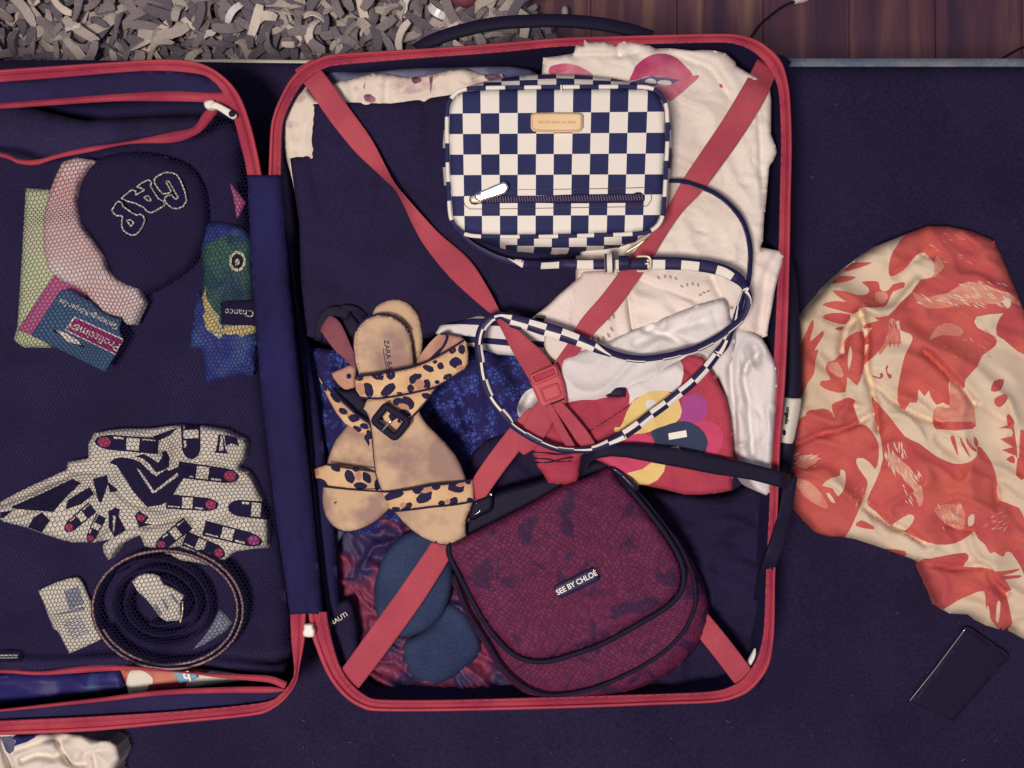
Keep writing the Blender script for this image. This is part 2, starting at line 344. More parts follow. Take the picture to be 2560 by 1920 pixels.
def snake():
    m = bpy.data.materials.new('burgundy_snakeskin'); m.use_nodes = True; nt = m.node_tree; N = nt.nodes; L = nt.links; b = N['Principled BSDF']
    b.inputs['Roughness'].default_value = .62; b.inputs['Specular IOR Level'].default_value = .14
    g = N.new('ShaderNodeNewGeometry'); mp = N.new('ShaderNodeMapping'); mp.inputs['Rotation'].default_value = (0, 0, math.radians(33)); L.new(g.outputs['Position'], mp.inputs['Vector'])
    nz = N.new('ShaderNodeTexNoise'); nz.inputs['Scale'].default_value = 14; L.new(mp.outputs[0], nz.inputs['Vector'])
    mixv = N.new('ShaderNodeMix'); mixv.data_type = 'VECTOR'; mixv.inputs[0].default_value = .035; L.new(mp.outputs[0], mixv.inputs[4]); L.new(nz.outputs[1], mixv.inputs[5])
    sc_ = N.new('ShaderNodeVectorMath'); sc_.operation = 'MULTIPLY'; sc_.inputs[1].default_value = (250, 330, 250); L.new(mixv.outputs[1], sc_.inputs[0])
    fl = N.new('ShaderNodeVectorMath'); fl.operation = 'MULTIPLY'; fl.inputs[1].default_value = (1, 1, 0); L.new(sc_.outputs[0], fl.inputs[0])
    vo = N.new('ShaderNodeTexVoronoi'); vo.feature = 'DISTANCE_TO_EDGE'; vo.inputs['Scale'].default_value = 1; vo.inputs['Randomness'].default_value = .42; L.new(fl.outputs[0], vo.inputs['Vector'])
    vc = N.new('ShaderNodeTexVoronoi'); vc.inputs['Scale'].default_value = 1; vc.inputs['Randomness'].default_value = .42; L.new(fl.outputs[0], vc.inputs['Vector'])
    ed = N.new('ShaderNodeMapRange'); ed.inputs[1].default_value = 0.0; ed.inputs[2].default_value = .2; L.new(vo.outputs['Distance'], ed.inputs[0])
    big = N.new('ShaderNodeTexNoise'); big.inputs['Scale'].default_value = 42; big.inputs['Detail'].default_value = 3; big.inputs['Distortion'].default_value = .8; L.new(g.outputs['Position'], big.inputs['Vector'])
    bm = N.new('ShaderNodeMapRange'); bm.inputs[1].default_value = .55; bm.inputs[2].default_value = .61; L.new(big.outputs[0], bm.inputs[0])
    c1 = N.new('ShaderNodeMix'); c1.data_type = 'RGBA'; c1.inputs[6].default_value = alb(100, 35, 62); c1.inputs[7].default_value = alb(50, 28, 58); L.new(bm.outputs[0], c1.inputs[0])
    c0 = N.new('ShaderNodeMix'); c0.data_type = 'RGBA'; c0.inputs[6].default_value = alb(78, 30, 62); L.new(c1.outputs[2], c0.inputs[7]); L.new(ed.outputs[0], c0.inputs[0])
    hs = N.new('ShaderNodeHueSaturation'); vr = N.new('ShaderNodeSeparateColor'); L.new(vc.outputs['Color'], vr.inputs[0])
    mr = N.new('ShaderNodeMapRange'); mr.inputs[3].default_value = .82; mr.inputs[4].default_value = 1.16; L.new(vr.outputs[0], mr.inputs[0])
    L.new(mr.outputs[0], hs.inputs['Value']); L.new(c0.outputs[2], hs.inputs['Color']); L.new(hs.outputs[0], b.inputs['Base Color'])
    bp = N.new('ShaderNodeBump'); bp.inputs['Strength'].default_value = .4; bp.inputs['Distance'].default_value = .0012; L.new(ed.outputs[0], bp.inputs['Height']); L.new(bp.outputs[0], b.inputs['Normal'])
    return m
M['snake'] = snake()
def wood():
    m = bpy.data.materials.new('dark_red_wood'); m.use_nodes = True; nt = m.node_tree; N = nt.nodes; L = nt.links; b = N['Principled BSDF']
    b.inputs['Roughness'].default_value = .4
    oi = N.new('ShaderNodeObjectInfo'); g = N.new('ShaderNodeNewGeometry')
    ad = N.new('ShaderNodeVectorMath'); ad.operation = 'ADD'; L.new(g.outputs['Position'], ad.inputs[0]); L.new(oi.outputs['Random'], ad.inputs[1])
    mp = N.new('ShaderNodeVectorMath'); mp.operation = 'MULTIPLY'; mp.inputs[1].default_value = (34, 2.2, 1); L.new(ad.outputs[0], mp.inputs[0])
    n = N.new('ShaderNodeTexNoise'); n.inputs['Scale'].default_value = 1; n.inputs['Detail'].default_value = 5; n.inputs['Distortion'].default_value = .6; L.new(mp.outputs[0], n.inputs['Vector'])
    r = N.new('ShaderNodeValToRGB'); r.color_ramp.elements[0].position = .34; r.color_ramp.elements[0].color = alb(56, 34, 52, 1.2)
    r.color_ramp.elements[1].position = .72; r.color_ramp.elements[1].color = alb(120, 82, 72, 1.3)
    e = r.color_ramp.elements.new(.52); e.color = alb(82, 48, 58, 1.25)
    L.new(n.outputs[0], r.inputs[0]); L.new(r.outputs[0], b.inputs['Base Color']); return m
M['wood'] = wood()
def lace():
    m = bpy.data.materials.new('blue_leaf_lace'); m.use_nodes = True; nt = m.node_tree; N = nt.nodes; L = nt.links; b = N['Principled BSDF']
    b.inputs['Roughness'].default_value = .8; b.inputs['Specular IOR Level'].default_value = .15
    g = N.new('ShaderNodeNewGeometry'); fl = N.new('ShaderNodeVectorMath'); fl.operation = 'MULTIPLY'; fl.inputs[1].default_value = (1, 1, 0); L.new(g.outputs['Position'], fl.inputs[0])
    vo = N.new('ShaderNodeTexVoronoi'); vo.feature = 'DISTANCE_TO_EDGE'; vo.inputs['Scale'].default_value = 240; L.new(fl.outputs[0], vo.inputs['Vector'])
    r = N.new('ShaderNodeMapRange'); r.inputs[1].default_value = .04; r.inputs[2].default_value = .16; L.new(vo.outputs['Distance'], r.inputs[0])
    n = N.new('ShaderNodeTexNoise'); n.inputs['Scale'].default_value = 70; n.inputs['Detail'].default_value = 3; L.new(fl.outputs[0], n.inputs['Vector'])
    r2 = N.new('ShaderNodeMapRange'); r2.inputs[1].default_value = .44; r2.inputs[2].default_value = .56; L.new(n.outputs[0], r2.inputs[0])
    mu = N.new('ShaderNodeMath'); mu.operation = 'MULTIPLY'; L.new(r.outputs[0], mu.inputs[0]); L.new(r2.outputs[0], mu.inputs[1])
    c = N.new('ShaderNodeMix'); c.data_type = 'RGBA'; c.inputs[6].default_value = alb(38, 31, 80); c.inputs[7].default_value = alb(66, 78, 152); L.new(mu.outputs[0], c.inputs[0]); L.new(c.outputs[2], b.inputs['Base Color'])
    bp = N.new('ShaderNodeBump'); bp.inputs['Strength'].default_value = .5; bp.inputs['Distance'].default_value = .0008; L.new(mu.outputs[0], bp.inputs['Height']); L.new(bp.outputs[0], b.inputs['Normal'])
    return m
M['lace'] = lace()

# ------------------------------------------------------------ floor, rug, bed
FZ = -.26
V = [(-2.5, -1.5, FZ-.012), (2.5, -1.5, FZ-.012), (2.5, 2.2, FZ-.012), (-2.5, 2.2, FZ-.012)]
fl = mk('floor', V, [(0, 1, 2, 3)], M['shell'], smooth=False); tag(fl, kind='structure')
def box(x0, x1, y0, y1, z0, z1, bev=.0):
    V = [(x, y, z) for z in (z0, z1-bev) for x, y in ((x0, y0), (x1, y0), (x1, y1), (x0, y1))]
    F = [(0, 3, 2, 1)]+[(i, (i+1) % 4, 4+(i+1) % 4, 4+i) for i in range(4)]
    if bev:
        V += [(x, y, z1) for x, y in ((x0+bev, y0+bev), (x1-bev, y0+bev), (x1-bev, y1-bev), (x0+bev, y1-bev))]
        F += [(4+i, 4+(i+1) % 4, 8+(i+1) % 4, 8+i) for i in range(4)]+[(8, 9, 10, 11)]
    else: F.append((4, 5, 6, 7))
    return V, F
pm = None; rnd = random.Random(4)
for i in range(-4, 12):
    for j, (ya, yb) in enumerate(((-.6, .55+.2*(i % 3)), (.55+.2*(i % 3), 1.9))):
        x = -.06+i*.102
        if pm is None:
            v, f = box(-.0508, .0508, -.5, .5, 0, .01, .0012); o = mk('plank', v, f, M['wood'], parent=fl, smooth=False); pm = o
        else: o = pm.copy(); col.objects.link(o); o.parent = fl
        yc = (ya+yb)/2; o.scale = (1, (yb-ya-.0015), 1); o.location = Vector((x, yc, FZ-.012))-WL['floor']; o.name = 'plank'
# bed
bed = thing('bed', 'bed with a smooth black cover under the open suitcase', 'bed', (1300, 1000, -.3))
def ZB(x, y): return np.where(y < 172, -.004, 0.)*0
bo = [(-260, 151), (200, 150), (640, 157), (1300, 163), (1960, 167), (2900, 167), (2900, 2150), (-260, 2150)]
sheet('bed_cover', bo, 0, M['bed'], bed, step=26, thick=.30, edge=(20, .008), sm=0,
      wr=[(.0022, 240, 15, 3, 31, False), (.0012, 90, 70, 3, 37, False)], cr=[(q('Q', (1905, 350), (2140, 500)), -.003, 14)])
e = [(380, 150), (560, 150), (760, 150), (1200, 149), (1960, 146), (2300, 146), (2900, 146), (2900, 190), (1960, 190), (1200, 180), (760, 170), (380, 160)]
sheet('mattress_edge', [(1150, 150), (1960, 146), (2300, 146), (2900, 147), (2900, 190), (1960, 190), (1150, 180)], -.014, M['trimg'], bed, step=20, thick=.2, edge=(6, .003), sm=0)
sheet('mattress_piping', [(370, 151), (560, 148), (760, 150), (1148, 151), (1148, 172), (760, 172), (370, 160)], -.010, M['trimw'], bed, step=14, thick=.006, edge=(4, .002), sm=0)

# rug of cut felt strips
rug = thing('shag_rug', 'shaggy grey beige rug of cut felt strips on the wooden floor', 'rug', (600, 60, FZ))
rb = [(-300, -260), (600, -270), (1240, -200), (1330, 20), (1400, 90), (1450, 200), (1420, 420), (-300, 420)]
sheet('rug_backing', rb, FZ+.012, M['rug3'], rug, step=60, thick=.011, edge=(20, .004), sm=0)
rnd = random.Random(11); metas = []
for k in range(14):
    L_ = rnd.uniform(.022, .058); wd = rnd.uniform(.0026, .0056); bend = rnd.uniform(-1.1, 1.1); arch = rnd.uniform(.2, 1.3); tw = rnd.uniform(-1.1, 1.1)
    n = 6; V = []; a = 0; x = y = 0; z = 0
    for i in range(n+1):
        t = i/n; ph = (t-.5)*arch*2
        ww = wd*(1 if 0 < i < n else .72); rl = tw*(t-.5)+rnd.uniform(-.1, .1)
        nx, ny = -math.sin(a), math.cos(a)
        hh = .016*math.cos(ph)
        for s in (-1, 1):
            for up in (0, .0016): V.append((x+nx*s*ww*math.cos(rl), y+ny*s*ww*math.cos(rl), hh+s*ww*math.sin(rl)+up))
        a += bend/n; x += math.cos(a)*L_/n; y += math.sin(a)*L_/n
    F = []
    for i in range(n):
        b_ = i*4; F += [(b_+1, b_+3, b_+7, b_+5), (b_, b_+4, b_+6, b_+2), (b_, b_+1, b_+5, b_+4), (b_+2, b_+6, b_+7, b_+3)]
    F += [(0, 2, 3, 1), (n*4, n*4+1, n*4+3, n*4+2)]
    metas.append((V, F))
RM = ['rug1', 'rug1', 'rug2', 'rug3', 'rug1', 'rug2', 'rug4', 'rug1', 'rug2', 'rug3', 'rug4', 'rug5']
base = {}
def strip_obj(k, m):
    key = (k, m)
    if key not in base:
        V, F = metas[k]; me = bpy.data.meshes.new('strip'); me.from_pydata([(v[0]-.025, v[1], v[2]) for v in V], [], F); me.materials.append(M[m]); base[key] = me
    o = bpy.data.objects.new('strip', base[key]); col.objects.link(o); o.parent = rug; return o
cnt = 0
while cnt < 300:
    px_, py_ = rnd.uniform(-15, 1400), rnd.uniform(-10, 150)
    if px_ > 1310+(py_-30)*.75: continue
    if 1120 < px_ < 1200 and py_ < 30 and rnd.random() < .6: pass
    u = rnd.random(); z = FZ+.016+.038*u
    o = strip_obj(rnd.randrange(14), rnd.choice(RM) if u > .35 else rnd.choice(['rug1', 'rug3', 'rug2', 'rug3']))
    o.location = Vector(W(px_, py_, z))-WL['shag_rug']; o.rotation_euler = (rnd.uniform(-1.0, 1.0), rnd.uniform(-.5, .5), rnd.uniform(0, 6.28)); cnt += 1
from mathutils import Euler
VV = []; FF = []; MI = []; mats = [M['rug1'], M['rug2'], M['rug3'], M['rug4']]
for i in range(3400):
    px_, py_ = rnd.uniform(-280, 1420), rnd.uniform(-250, 330)
    if px_ > 1310+(max(py_, -60)-30)*.75: continue
    V, F = metas[rnd.randrange(14)]; R = Euler((rnd.uniform(-.7, .7), rnd.uniform(-.5, .5), rnd.uniform(0, 6.28))).to_matrix()
    p = Vector(W(px_, py_, FZ+.008+.034*rnd.random())); b_ = len(VV)
    VV += [tuple(R@Vector((v[0]-.025, v[1], v[2]))+p) for v in V]; FF += [tuple(b_+j for j in f) for f in F]; MI += [rnd.choice((0, 0, 1, 2, 2))]*len(F)
o = mk('strip_pile', VV, FF, mats, MI, rug, smooth=False); tag(o, kind='stuff')

VV = []; FF = []
for i in range(46):
    x, y = rnd.uniform(1990, 2560), rnd.uniform(200, 1900)
    if i % 3 == 0: x, y = rnd.uniform(650, 2560), rnd.uniform(1800, 1915)
    a = rnd.uniform(0, 3.14); l = rnd.uniform(.0004, .0016); p = Vector(W(x, y, .0035)); b_ = len(VV)
    VV += [tuple(p+Vector((math.cos(a)*u*l-math.sin(a)*v*.00022, math.sin(a)*u*l+math.cos(a)*v*.00022, h))) for u, v, h in ((-1,-1,0),(1,-1,0),(1,1,0),(-1,1,0),(0,0,.0004))]
    FF += [(b_, b_+1, b_+4), (b_+1, b_+2, b_+4), (b_+2, b_+3, b_+4), (b_+3, b_, b_+4)]
o = mk('lint', VV, FF, M['greyc'], None, bed, smooth=False); tag(o, kind='stuff')
# cables and dark round thing on the floor
cb = thing('power_cable', 'thin black cable with a white plug end on the wooden floor above the suitcase', 'cable', (1950, 40, FZ))
tube('cord', [(1850, 130, FZ+.004), (1880, 90, FZ+.004), (1900, 62, FZ+.004), (1935, 32, FZ+.004), (1965, 12, FZ+.005), (1992, 3, FZ+.006)], 3.2, M['black'], cb)
sheet('plug', [(1986, -8), (2010, -14), (2030, -8), (2016, 0), (1990, 4)], FZ+.012, M['whitep'], cb, step=6, thick=.008, edge=(4, .002), sm=0)
c2 = tube('floor_cable', [(2440, 190, FZ+.004), (2500, 150, FZ+.004), (2530, 132, FZ+.004), (2560, 118, FZ+.004), (2640, 96, FZ+.004)], 3, M['black'])
tag(c2, 'short dark cable end on the floor at the right edge', 'cable')
b2, _ = sheet('slipper_heel', ell(1158, -6, 42, 33), FZ+.07, M['brown'], step=8, thick=.05, edge=(30, .03), sm=0, mi0=0)
tag(b2, 'dark reddish rounded shoe tip lying on the shaggy rug at the top edge', 'shoe')
b3, _ = sheet('grey_pebble_pad', ell(1412, 28, 9, 14), FZ+.03, M['rug2'], step=5, thick=.02, edge=(6, .006), sm=0)
tag(b3, 'small grey felt scrap on the wood floor beside the rug', 'felt scrap')

# ------------------------------------------------------------ suitcase
RZ = .11
case = thing('open_suitcase', 'open cabin suitcase with red piping, navy lining and red cross straps lying on the bed', 'suitcase', (1000, 900, 0))
R_out = [(671,438),(676,325),(684,285),(696,253),(723,202),(758,166),(800,144),(845,134),(1062,121),(1243,108),(1400,95),(1540,90),(1689,86),(1800,84),(1850,87),(1895,101),(1930,126),(1955,155),(1969,200),(1976,253),(1980,362),(1977,500),(1975,627),(1970,817),(1962,980),(1952,1100),(1947,1217),(1942,1362),(1938,1450),(1937,1544),(1933,1610),(1920,1670),(1883,1720),(1840,1745),(1780,1757),(1644,1762),(1500,1768),(1300,1774),(1100,1778),(944,1778),(903,1769),(863,1744),(830,1706),(808,1666),(792,1625),(781,1595),(774,1560),(770,1530)]
R_in = [(703,438),(705,330),(713,290),(727,258),(748,222),(775,192),(808,174),(850,163),(1062,145),(1243,132),(1400,117),(1540,113),(1689,109),(1800,107),(1843,112),(1880,128),(1910,154),(1930,185),(1943,215),(1949,262),(1952,362),(1949,500),(1946,627),(1938,817),(1929,980),(1918,1100),(1924,1217),(1918,1362),(1914,1450),(1911,1544),(1905,1600),(1890,1650),(1860,1694),(1825,1716),(1775,1728),(1644,1734),(1500,1738),(1300,1744),(1100,1749),(950,1748),(915,1738),(885,1715),(860,1683),(845,1650),(833,1610),(826,1580),(820,1550),(818,1530)]
L_out = [(-420,206),(-200,190),(0,174),(145,164),(325,152),(434,148),(506,159),(561,192),(600,239),(626,307),(644,380),(655,438)]
L_in = [(-420,238),(-200,222),(0,206),(145,195),(362,178),(488,184),(530,201),(556,232),(585,300),(603,370),(611,400),(618,438)]
L_out2 = [(766,1530),(764,1570),(762,1603),(749,1671),(741,1707),(720,1740),(687,1769),(633,1789),(434,1809),(217,1829),(0,1838),(-200,1850),(-420,1862)]
L_in2 = [(725,1530),(728,1600),(734,1660),(734,1689),(722,1712),(700,1736),(651,1757),(434,1778),(217,1791),(0,1801),(-200,1812),(-420,1824)]
prof = [(0,-.010),(0,0),(.05,.0025),(.14,.0035),(.24,.0025),(.30,.0002),(.33,-.0006),(.36,.0008),(.52,.0012),(.55,.0022),(.60,.0022),(.63,.0012),(.86,.0008),(.97,-.0002),(1,-.0022),(1,-.006)]
def mf(k, i): return 0 if k < 6 else 1
loft('zip_rim', R_out, R_in, prof, [M['redrim'], M['redtape']], case, mfun=mf)
loft('zip_rim', L_out, L_in, prof, [M['redrim'], M['redtape']], case, mfun=mf)
loft('zip_rim', L_out2, L_in2, prof, [M['redrim'], M['redtape']], case, mfun=mf)
# stitch line of the tape
def stitches(path, z, parent, mat, dash=16, gap=9, r=.9):
    C = resamp(cat(path, 4, False), 4, False); VV = []; FF = []; n = int(dash/4)
    i = 0
    while i+n < len(C):
        seg = C[i:i+n+1]; P = Wn(seg[:,0], seg[:,1], np.full(len(seg), z)); T, S, Nn = frame_of(P, False); k = r*(CAM_H-z)/FPX
        for a, b in zip(range(len(P)-1), range(1, len(P))):
            b0 = len(VV); VV += [tuple(P[a]+S[a]*k), tuple(P[a]+Nn[a]*k), tuple(P[a]-S[a]*k), tuple(P[b]+S[b]*k), tuple(P[b]+Nn[b]*k), tuple(P[b]-S[b]*k)]
            FF += [(b0, b0+1, b0+4, b0+3), (b0+1, b0+2, b0+5, b0+4)]
        i += n+int(gap/4)+1
    o = mk('stitching', VV, FF, mat, None, parent, smooth=False); return tag(o, kind='stuff')
mid = lambda A, B, t: [(a[0]*(1-t)+b[0]*t, a[1]*(1-t)+b[1]*t) for a, b in zip(A, B)]
M['redthread'] = fabric('light_red_thread', (196,92,96), var=.1, bump=0)
stitches(mid(R_out, R_in, .9), RZ+.0010, case, M['redthread'], dash=12, gap=8, r=.7)
stitches(mid(L_out2, L_in2, .9), RZ+.0010, case, M['redthread'], dash=12, gap=8, r=.7)
# shells with walls and floor
def shell_mesh(name, outer, zt, zb, inset, mat, floor=True):
    C = resamp(cat(outer, 4, True), 14, True); c = C.mean(0); n = len(C)
    P0 = Wn(C[:,0], C[:,1], np.full(n, zt)); ctr = P0.mean(0); P1 = ctr+(P0-ctr)*(1-inset); P2 = ctr+(P0-ctr)*(1-inset*4)
    P1[:,2] = zb+.02; P2[:,2] = zb; V = np.vstack([P0, P1, P2]); F = [(k*n+i, k*n+(i+1) % n, (k+1)*n+(i+1) % n, (k+1)*n+i) for k in (0, 1) for i in range(n)]
    F.append([2*n+i for i in range(n)]); return mk(name, V, F, mat, None, case)
rfull = R_out+[(740,1300),(715,900),(690,650)]
rin = R_in+[(790,1300),(755,900),(725,650)]
lfull = L_out+[(668,650),(700,1000),(735,1300)]+L_out2
lin_ = L_in+[(640,650),(672,1000),(705,1300)]+L_in2
shell_mesh('outer_shell', mid(rfull, rin, .2), RZ-.004, .001, .012, M['shell'])
shell_mesh('outer_shell', mid(lfull, lin_, .2), RZ-.004, .001, .012, M['shell'])
shell_mesh('lining', rin, RZ-.004, .008, .005, M['navy'])
shell_mesh('lining', lin_, RZ-.004, .008, .005, M['navy'])
# hinge spine
def ZS(x, y): u = (x-(662+(y-438)*.088))/55.; return RZ-.002+.009*np.cos(np.clip(u, -1, 1)*1.35)
sheet('hinge_band', [(618,437),(660,438),(703,437),(720,700),(752,1000),(790,1350),(806,1536),(770,1534),(725,1537),(690,1300),(655,1000),(630,700)], ZS, M['spine'], case, step=11, thick=.012, edge=(6,.002), sm=0,
      wr=[(.0022, 26, 86, 12, 3, True)])
sheet('hinge_flap', [(806,1536),(790,1350),(752,1000),(720,700),(708,560),(716,620),(748,760),(792,1000),(835,1300),(848,1530)], .093, M['spine'], case, step=14, thick=.01, edge=(14,.006), sm=0, wr=[(.003, 40, 80, 8, 9, True)])
# small white zip stop at the bottom of the hinge
sheet('zip_stop', q('P', (222,598),(298,594),(300,622),(318,650),(312,700),(290,712),(225,706),(210,670),(224,628)), RZ+.010, M['creammetal'], case, step=4, thick=.005, edge=(4,.0015), sm=2)
# carry handle at the top and side
tube('carry_handle', [(1040,125,.07),(1085,100,.072),(1150,78,.075),(1230,60,.077),(1320,53,.078),(1410,52,.078),(1500,60,.077),(1570,74,.075),(1630,93,.072)], 17, M['black'], case, flat=.45, n=12)
tube('side_handle', [(1962,640,.06),(1974,700,.066),(1980,780,.07),(1984,860,.072),(1986,940,.074),(1982,1000,.074),(1972,1080,.074),(1964,1160,.07),(1955,1240,.06)], 17, M['black'], case, flat=.5, n=12)

# left half: divider border, zip tapes, net
zt_u = q('A', (0,712),(400,680),(800,650),(1150,630),(1400,640),(1560,655)); zt_u = [(-420,275),(-200,265)]+zt_u
zt_l = q('A', (0,752),(400,725),(800,700),(1100,700),(1400,706),(1620,740)); zt_l = [(-420,292),(-200,280)]+zt_l
tprof = [(0,-.002),(0,0),(.3,.0008),(.42,.0016),(.58,.0016),(.7,.0008),(1,0),(1,-.002)]
sheet('divider_border', [(-420,236)]+q('A', (0,560),(400,530),(1000,484),(1350,505),(1500,565),(1575,660),(1400,650),(1150,640),(800,662),(400,692),(0,722))+[(-420,285)], RZ-.0045, M['navy'], case, step=14, thick=.002, edge=(4,.001), sm=0, wr=[(.0012,120,5,4,8,False)])
loft('pocket_zip', zt_u, zt_l, tprof, [M['redtape']], case, z0=RZ-.003)
za_u = [(-420,330),(-200,355)]+q('A', (0,1052),(120,1098),(250,1104),(400,1064),(600,1018),(900,974),(1200,910),(1340,878),(1392,800),(1440,745))
za_l = [(-420,345),(-200,366)]+q('A', (0,1085),(120,1130),(250,1140),(400,1095),(650,1045),(900,996),(1200,985),(1350,935),(1420,880),(1510,765))
loft('pocket_zip', za_u, za_l, tprof, [M['redtape']], case, z0=RZ-.006)
zb_u = [(-420,1690),(-200,1675)]+q('D', (0,755),(300,768),(650,728),(1000,740),(1200,765),(1500,785),(1800,795),(1900,808),(1985,845))
zb_l = [(-420,1700),(-200,1684)]+q('D', (0,782),(300,796),(700,770),(1000,762),(1300,787),(1500,812),(1750,836),(1870,850),(1965,892))
loft('pocket_zip', zb_u, zb_l, tprof, [M['redtape']], case, z0=RZ-.005)
zc_u = [(-420,1812),(-200,1790)]+q('D', (0,1030),(400,985),(700,950),(1100,900),(1500,880),(1850,875),(1960,890))
zc_l = [(-420,1820),(-200,1798)]+q('D', (0,1050),(400,1010),(700,980),(1100,936),(1500,920),(1850,918),(1975,905))
loft('pocket_zip', zc_u, zc_l, tprof, [M['redtape']], case, z0=RZ-.004)
sheet('divider_border', [(-420,1812)]+q('D', (0,1040),(400,998),(700,965),(1100,920),(1500,905),(1850,905),(1965,895),(1990,900),(1950,950),(1800,1000),(1200,1055),(600,1088),(0,1118))+[(-420,1836)], RZ-.006, M['navy'], case, step=14, thick=.002, edge=(4,.001), sm=0, wr=[(.001,120,5,4,8,False)])
sheet('zip_tape_end', q('A', (1400,640),(1560,640),(1640,740),(1660,850),(1560,790),(1500,735),(1400,706)), RZ-.001, M['redtape'], case, step=8, thick=.003, edge=(4,.001), sm=0)
sheet('zip_slider', q('A', (1415,700),(1470,690),(1490,715),(1475,750),(1430,752),(1412,730)), RZ+.006, M['creammetal'], case, step=4, thick=.006, edge=(4,.002), sm=2)
pu = q('A', (1455,720),(1490,705),(1570,745),(1620,775),(1635,800),(1615,818),(1590,815),(1500,755),(1462,750))
sheet('zip_pull', pu, RZ+.010, [M['creammetal'], M['gloss']], case, step=3, thick=.0025, edge=(3,.0008), sm=2, regions=[(ell(*q('A',(1604,786))[0], 9, 9), 1)])
# ------------------------------------------------------------ left half contents (under the net)
lt = []
o, _ = sheet('navy_garment', [(-200,330),(200,300),(560,300),(600,420),(640,800),(680,1200),(720,1640),(600,1690),(200,1690),(-200,1700)], .064, M['pocketnavy'], step=24, thick=.04, edge=(30,.01), wr=[(.006,150,60,3,12,True),(.003,60,20,2,14,False)])
tag(o, 'flat navy garment filling the left half of the suitcase under the net', 'garment')
# cap with letter embroidery
cap = thing('varsity_hoodie', 'black top with outlined college letters under the net pocket', 'hoodie', (330, 540, .07))
_, HC = sheet('body', [(240,398),(330,380),(430,395),(500,440),(520,560),(480,660),(400,720),(330,745),(290,722),(262,650),(240,610),(195,550),(187,500),(202,440)], .084, fabric('dark_hoodie_cloth', (43,34,62), var=.2), cap, step=10, thick=.02, edge=(40,.012), wr=[(.003,70,30,3,21,True)])
def patch_letter(poly, holes=()):
    P = np.array(poly); xs, ys = P[:,0], P[:,1]
    zc = float(HC(np.array([xs.mean()]), np.array([ys.mean()]))[0])+.003
    sheet('letter_patch', poly, zc, M['darkblue'], cap, step=8, thick=.002, edge=(3,.0006), sm=0)
    tube('letter_outline', [(x, y, zc+.0006) for x, y in poly], 2.1, M['tagc'], cap, closed=True, n=5, sm=0, step=2.5)
    for h in holes: tube('letter_outline', [(x, y, zc+.0006) for x, y in h], 1.8, M['tagc'], cap, closed=True, n=5, sm=0, step=2.5)
patch_letter(q('g',(120,465),(165,478),(195,535),(300,610),(365,642),(400,628),(440,648),(462,700),(440,765),(400,835),(360,880),(300,892),(235,865),(188,825),(170,760),(178,700),(185,665),(160,645),(110,648),(80,628),(48,578),(90,515)), [q('g',(235,705),(280,698),(325,735),(285,782))])
patch_letter(q('g',(170,430),(258,350),(310,320),(352,345),(345,388),(400,362),(462,322),(415,302),(362,285),(430,232),(510,198),(548,228),(532,275),(572,345),(632,435),(690,460),(716,515),(620,572),(540,612),(488,592),(448,545),(345,492),(230,462)), [q('g',(450,420),(500,393),(546,462),(500,458))])
patch_letter(q('g',(800,110),(722,105),(640,140),(585,182),(582,235),(630,312),(690,375),(770,362),(792,345),(725,222),(760,208),(830,335),(884,425),(838,438),(800,388),(742,395),(705,432),(730,490),(800,548),(870,562),(940,532),(985,460),(962,340),(905,200),(860,130)))

# pale green wrapper, pink wrapper, speckled cloth, teal card
o, _ = sheet('wrapper_packet', q('A',(178,1300),(340,1308),(480,1400),(480,1659))+q('B',(430,250),(300,560),(340,700),(330,742),(160,742),(95,690),(120,600),(140,300)), .076, M['greenish'], step=12, thick=.008, edge=(14,.004), wr=[(.0025,60,80,3,41,True)], sm=0)
tag(o, 'pale green tissue packet at the left under the net, behind the speckled cloth', 'packet')
o, _ = sheet('pink_wrapper', q('B',(385,228),(440,275),(600,345),(600,400),(520,420),(380,430),(215,656),(120,622)), .081, M['pinkp'], step=10, thick=.003, edge=(4,.001), sm=0)
tag(o, 'pink plastic wrapper peeking out above the teal card', 'wrapper')
sp = q('A',(530,1088),(650,1108),(590,1180),(540,1260),(515,1380),(530,1480),(570,1580),(630,1659))+q('B',(700,100),(722,190),(800,270),(880,310),(960,335),(995,440),(960,510),(930,580),(880,583),(840,545),(780,520),(720,522),(640,450),(600,370),(520,320),(420,275),(330,200),(300,60))+q('A',(300,1500),(340,1330),(390,1200),(430,1120))
o, _ = sheet('speckled_cloth', sp, .088, M['speck'], step=10, thick=.01, edge=(12,.004), sm=0, wr=[(.003,50,120,3,44,True)], mi0=0)
o.data.materials.append(M['florp'])
tag(o, 'white speckled cotton top curling round the black hoodie under the net', 'top')
cd_ = thing('teal_card', 'teal product card with a magenta brand strip under the net', 'card', (190, 800, .086))
cp = q('B',(400,372),(430,340),(480,346),(560,392),(620,422),(690,490),(760,528),(840,545),(822,600),(828,640),(850,690),(795,795),(722,910),(500,800),(215,660))
sheet('card', cp, .0925, [M['card'], M['magenta'], M['tagc'], M['darkblue']], cd_, step=10, thick=.0012, edge=None, sm=0, regions=[(q('B',(500,545),(518,530),(858,686),(803,796),(448,624)), 2), (q('B',(508,552),(524,540),(848,692),(800,788),(458,620)), 1), (q('B',(362,625),(378,614),(590,735),(580,748),(440,680)), 3), (q('B',(385,622),(450,640),(540,695),(560,725),(470,705)), 2)])
text('Profissimo', *q('B',(668,672))[0], .0930, 30, 155.3, M['tagc'], cd_, sx=1.0)
text('dm', *q('B',(512,610))[0], .0930, 20, 155.3, M['tagc'], cd_)
text('Gerätsings-Körper-Set', *q('B',(612,510))[0], .0930, 20.5, 155.3, M['tagc'], cd_, sx=.86)
